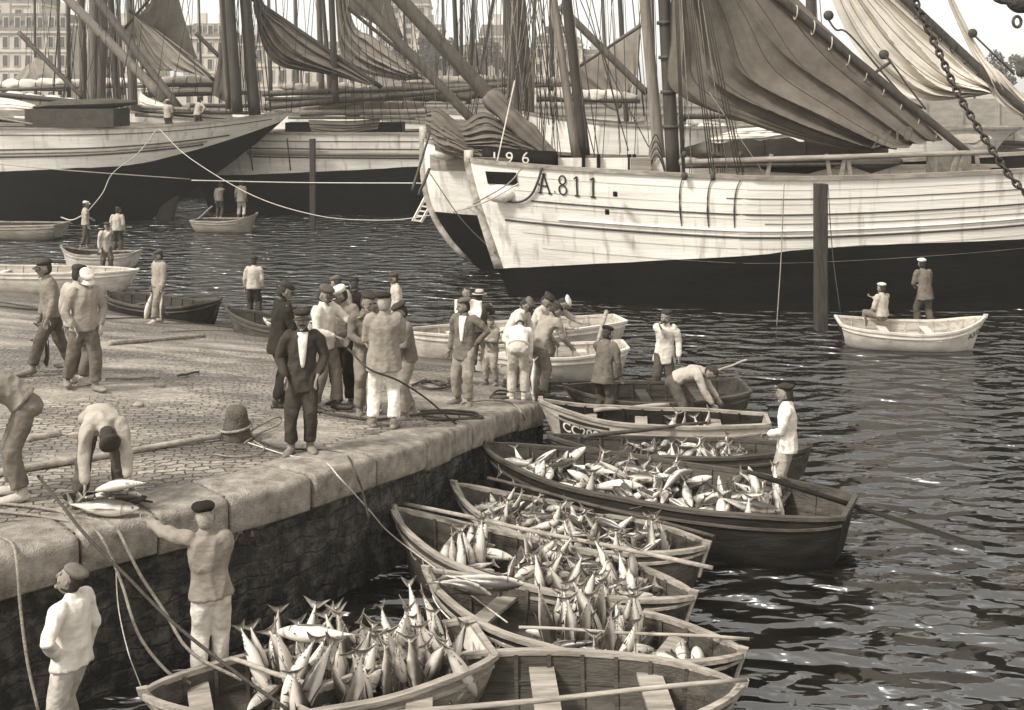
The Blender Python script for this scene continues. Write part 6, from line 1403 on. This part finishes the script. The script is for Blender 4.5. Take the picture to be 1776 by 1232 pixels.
pr['whitecap'] = person(598, 702, None, -20, 'man with white cap and grey sweater in the middle of the group', H=1.80, top=.22, bottom=.025, hat='cap', hat_g=.72, L='front', Rr='front', moustache=None, head=(12, -35), shoe='boot')
pr['bearded'] = person(636, 716, None, 20, 'bearded old man in grey sweater holding the rope', H=1.74, top=.15, bottom=.20, hat='beret', hat_g=.05, L='belly', Rr='front', moustache=.9, head=(18, 20), shoe='clog')
pr['bigback'] = person(666, 742, None, 184, 'big man seen from behind in buff shirt and white trousers', H=1.80, top=.30, bottom=.78, style='smock', hat='beret', hat_g=.03, L='front', Rr='front', bulk=1.14, hairc=1, feet=((.14, .0), (-.13, .06)), shoe='clog')
pr['boyright'] = person(708, 726, None, -60, 'man in large dark beret looking left at the right side of the group', H=1.66, top=.16, bottom=.24, hat='beret', hat_g=.05, L='front', Rr='front', lean=6, head=(22, 0), shoe='clog')
pr['farback'] = person(690, 600, .1, -75, 'man in pale jacket standing alone in a boat behind the group', H=1.66, top=.55, bottom=.2, style='jacket', hat='cap', hat_g=.06, near=False)
# kids and the boy
pr['boy'] = person(806, 702, None, -25, 'young man with beret, open jacket and bright white shirt on the quay edge', H=1.66, top=.15, bottom=.27, style='jacket', hat='beret', hat_g=.12, L='hip', Rr='down', shirt=.85, head=(8, -45), feet=((.13, -.08), (-.14, .02)), shoe='clog')
pr['kid1'] = person(790, 664, None, 60, 'small boy in dark jumper and shorts beside the white bundle', H=1.30, top=.10, bottom=.10, hat=None, shorts=True, near=False, L='front', shoe='boot')
pr['kid2'] = person(807, 632, None, 40, 'dark haired youth in black jumper behind the straw hat', H=1.66, top=.03, bottom=.05, hat=None, near=False)
pr['straw'] = person(830, 646, None, 170, 'man in straw hat with a dark band seen from behind', H=1.64, top=.06, bottom=.10, hat='straw', near=False, L='fwd', Rr='fwd', bulk=1.05)
pr['kid3'] = person(852, 668, None, -30, 'child in pale apron between the straw hat and the fish porters', H=1.25, top=.30, bottom=.35, hat=None, near=False, L='belly', Rr='belly', head=(10, 20))
# fish porters at the quay corner
pr['lean1'] = person(884, 676, None, 70, 'man in pale sweater and brown cap leaning forward at the quay corner', H=1.76, top=.60, bottom=.22, hat='cap', hat_g=.14, lean=18, curl=14, L='reach', Rr='reach', head=(35, 0), shoe='boot')
pr['bentback'] = person(899, 694, None, 176, 'man bent right over, back to the camera, in white shirt and pale trousers', H=1.66, top=.74, bottom=.46, lean=58, curl=14, hat=None, L=(.15, -.42, .42), Rr=(-.15, -.42, .42), pelvis=(0, .10, 0), feet=((.12, .0), (-.10, .0)), head=(30, 0), shoe='pale')
pr['greysw'] = person(934, 690, None, 130, 'man in grey sweater and dark beret leaning over the hanging tuna', H=1.72, top=.33, bottom=.17, hat='beret', hat_g=.05, lean=24, curl=18, L='reach', Rr='reach', head=(30, 0), shoe='boot')
pr['darkcap2'] = person(926, 660, None, 60, 'man in round dark beret behind the grey sweater', H=1.78, top=.55, bottom=.18, hat='beret', hat_g=.05, lean=20, L='reach', Rr='reach', head=(30, 0), near=False)
pr['whitecap2'] = person(944, 652, None, 80, 'man in bright white cap reaching out to the right over the boats', H=1.80, top=.48, bottom=.15, hat='beret', hat_g=.8, lean=20, curl=20, L=(.12, -.75, 1.02), Rr=(-.1, -.55, .95), head=(40, 0), near=False)
# left side of the slipway
pr['twofish'] = person(276, 560, None, -38, 'man in dark cap carrying one tuna in each hand up the slipway', H=1.72, top=.36, bottom=.24, hat='cap', hat_g=.06, L='hang', Rr='hang', near=False, feet=((.10, -.22), (-.10, .12)), head=(8, -20), shoe='pale')
pr['boatman'] = person(440, 556, None, 178, 'man seen from behind in pale sweater and dark trousers beside the low brown boat', H=1.72, top=.50, bottom=.05, hat='cap', hat_g=.04, L='down', Rr='down', near=False, lean=5)
pr['porter'] = person(92, 648, None, -55, 'man striding left at the far left with a bunch of tuna in his hand', H=1.80, top=.22, bottom=.10, hat='cap', hat_g=.05, L='down', Rr='hang', lean=10, feet=((.1, -.35), (-.1, .3)), near=False, shoe='clog')
pr['behindcap'] = person(134, 668, None, 160, 'man in dark cap half hidden behind the man with the light peaked cap', H=1.80, top=.45, bottom=.14, hat='cap', hat_g=.05, near=False, shoe='pale')
pr['lightcap'] = person(146, 678, None, 40, 'walking man in light peaked cap and grey pullover with his hands in his pockets', H=1.78, top=.32, bottom=.14, hat='cap', hat_g=.72, L='pocket', Rr='pocket', head=(35, 10), feet=((.13, -.10), (-.14, .32)), shoe='clog', bulk=1.04)
pr['edgeman'] = person(30, 864, None, -70, 'man in grey sweater at the left edge, bending left out of the frame', H=1.84, top=.27, bottom=.17, hat='beret', hat_g=.05, lean=42, curl=16, L=(.12, -.6, .75), Rr=(-.12, -.62, .7), pelvis=(0, .1, .0), shoe='pale', bulk=1.08)
pr['bent'] = person(176, 868, None, 28, 'man doubled over in pale sweater, dark cap towards the camera, hands on the tuna', H=1.70, top=.42, bottom=.10, hat='beret', hat_g=.05, lean=72, curl=34, L=(.20, -.50, .22), Rr=(-.22, -.40, .10), pelvis=(0, .28, -.12), head=(10, 0), shoe='boot', feet=((.20, .05), (-.22, .0)), bulk=1.06)
pr['reacher'] = person(366, 1194, .20, 190, 'man in stained white trousers standing in the boat, one arm raised to the coping', H=1.75, top=.27, bottom=.66, side=5, hat='beret', hat_g=.02, L=('w', P(236, 896, 11.45)), Rr='belly', hairc=1, shoe='pale', feet=((.10, .05), (-.06, -.10)), bulk=1.04, cuff=1.0)
pr['lookup'] = person(122, 1316, -.02, -112, 'man in white sweater and tweed cap looking up at the lower left corner', H=1.68, top=.68, bottom=.5, hat='beret', hat_g=.15, L='hip', Rr='down', head=(-28, 10), shoe='boot', bulk=1.1, moustache=.1)
# men in the small craft
pr['din1'] = person(148, 430, .14, 120, 'man with white cap in the small pale dinghy, dark trousers and one white shin', H=1.72, top=.42, bottom=.09, hat='cap', hat_g=.75, near=False, L='front', Rr='down', pos=G(148, 431, .14), feet=((.10, -.1), (-.10, .15)))
pr['din2'] = person(182, 470, .1, 40, 'man in pale smock facing right, standing in the long white boat at the left', H=1.66, top=.55, bottom=.12, style='smock', hat='cap', hat_g=.05, near=False, L='chin', Rr='down', pos=G(184, 476, .1))
pr['din3'] = person(203, 441, .14, 178, 'man in pale sweater seen from behind in the small pale dinghy', H=1.66, top=.48, bottom=.07, hat='cap', hat_g=.06, near=False)
pr['far1'] = person(380, 380, .1, 170, 'man in grey shirt with one hand raised in the far grey dinghy', H=1.66, top=.17, bottom=.06, hat='cap', hat_g=.03, near=False, L='down', Rr=(.35, -.35, 1.3))
pr['far2'] = person(418, 378, .1, 176, 'man in pale jacket and white trousers in the far grey dinghy', H=1.72, top=.30, bottom=.60, style='jacket', hat='cap', hat_g=.05, near=False)
pr['deck1'] = person(291, 238, 3.65, 170, 'man in pale shirt and light cap on the deck of the left ship', H=1.66, top=.45, bottom=.08, hat='cap', hat_g=.4, near=False, L='front', Rr='front', pos=P(291, 236, 52.6), style='shirt')
pr['deck2'] = person(342, 236, 3.7, 165, 'man in pale shirt and dark cap on the deck of the left ship', H=1.66, top=.42, bottom=.08, hat='cap', hat_g=.04, near=False, L='front', Rr='hip', pos=P(342, 232, 52.6), style='shirt', lean=8)
pr['dark_boat'] = person(1042, 716, .14, 150, 'man in worn brown smock leaning on the gunwale in the lettered boat', H=1.70, top=.13, bottom=.08, style='smock', hat='beret', hat_g=.03, L='fwd', Rr='down', lean=8, head=(12, 0), pos=G(1046, 738, .12))
pr['whiteshirt'] = person(1150, 690, .1, -14, 'man in white shirt with one arm raised, in the boat with the square transom', H=1.72, top=.62, bottom=.08, style='smock', hat='beret', hat_g=.04, L='down', Rr='chin', pos=G(1150, 696, .10), shoe='boot', moustache=.1)
pr['bending'] = person(1196, 742, .1, 72, 'bareheaded man in pale sweater bending down to the tuna in the lettered boat', H=1.72, top=.46, bottom=.10, hat=None, lean=58, curl=22, L=(.12, -.72, .36), Rr=(-.12, -.66, .30), pelvis=(0, .14, -.06), pos=G(1182, 750, .10), shoe='boot', feet=((.13, -.1), (-.16, .1)), head=(20, 0))
pr['smock'] = person(1368, 878, .2, -108, 'man in short white smock standing at the stern of the long heavy boat', H=1.72, top=.72, bottom=.36, style='shirt', hat='beret', hat_g=.04, L='front', Rr='down', head=(0, 0), shoe='pale', pos=G(1366, 884, .14), hem=.10)
pr['sitter'] = person(1528, 590, .05, -150, 'seated man in pale shirt and light cap in the white dinghy at the right', H=1.66, top=.46, bottom=.15, hat='beret', hat_g=.6, sit=True, near=False, feet=((.14, -.42), (-.14, -.42)), L='front', Rr='fwd', pos=G(1530, 582, .08), style='shirt')
pr['suit'] = person(1606, 572, .1, 196, 'standing man in brown suit and white beret in the white dinghy at the right', H=1.72, top=.14, bottom=.09, style='jacket', hat='beret', hat_g=.8, near=False, L='front', Rr='front', pos=G(1604, 572, .10), head=(-10, -15))
for k_, (px_, py_, y_) in {'p': (1500, 600, 0)}.items(): pass
# fish in hands
def hand_fish(p, s, dz, label, roll=0.0, sc=1.0, lean=(0, 0)):
    h = p['W'](p['hands'][s] + np.array([0, 0, -.09])); d = nrm([lean[0], lean[1], -1]); fish(h + d * .37 * sc + np.array([0, 0, dz]), d, roll, 0, sc, label, 'tuna carried by the tail')
hand_fish(pr['twofish'], 1, -.02, 'bright tuna hanging on the right side of the man carrying two', 1.9, 1.0); hand_fish(pr['twofish'], -1, -.02, 'dark tuna hanging on the left side of the man carrying two', .2, 1.0, (-.25, 0))
for k_, (lx, ly) in enumerate(((-.15, 0), (.1, .1), (0, -.1))): hand_fish(pr['porter'], -1, -.05, ('pale tuna at the left of the bunch held by the striding man', 'pale tuna at the right of the bunch held by the striding man', 'pale tuna at the front of the bunch held by the striding man')[k_], k_ * 1.5 + 1, .95, (lx, ly))
c_ = G(930, 690, .9); fish(GS(926, 660, .55), (.05, 0, -1), 2.4, 1, 1.0, 'tuna hanging between the legs of the fish porters at the quay corner')
fish(P(976, 575, 22.2), (.25, 0, -1), .3, 0, .85, 'dark tuna dangling from the outstretched hand of the man in the bright white cap')
# white bundle carried beside the boy
q = MB(); c_ = P(812, 540, 22.0); g = []
for i in range(13):
    row = []
    for j in range(13):
        u, v = i / 12 - .5, j / 12 - .5; row.append(c_ + np.array([u * .52 * (1 - .35 * max(0, -v)), .04 * math.sin(u * 9) + .02 * math.sin(v * 7), v * .42 + .012 * math.sin(u * 12)]))
    g.append(row)
q.sheet(g, cloth(.8)); tag(q.build('paper_sheet', origin=c_, thick=.012), 'big sheet of white paper held up behind the young man with the beret', 'paper sheet')

# ------------------------------------------------------------------ sea air
hz = bpy.data.materials.new('sea haze'); hz.use_nodes = True; t = hz.node_tree; t.nodes.clear(); v = t.nodes.new('ShaderNodeVolumePrincipled'); o = t.nodes.new('ShaderNodeOutputMaterial')
v.inputs['Color'].default_value = (.98, .95, .88, 1); v.inputs['Density'].default_value = .0009; v.inputs['Anisotropy'].default_value = .2; t.links.new(v.outputs[0], o.inputs['Volume'])
q = MB(); q.box((0, 170, 18.7), (700, 420, 44), m=hz); h = q.build('haze', smooth=False); h['kind'] = 'stuff'
print('fish', nfish[0])
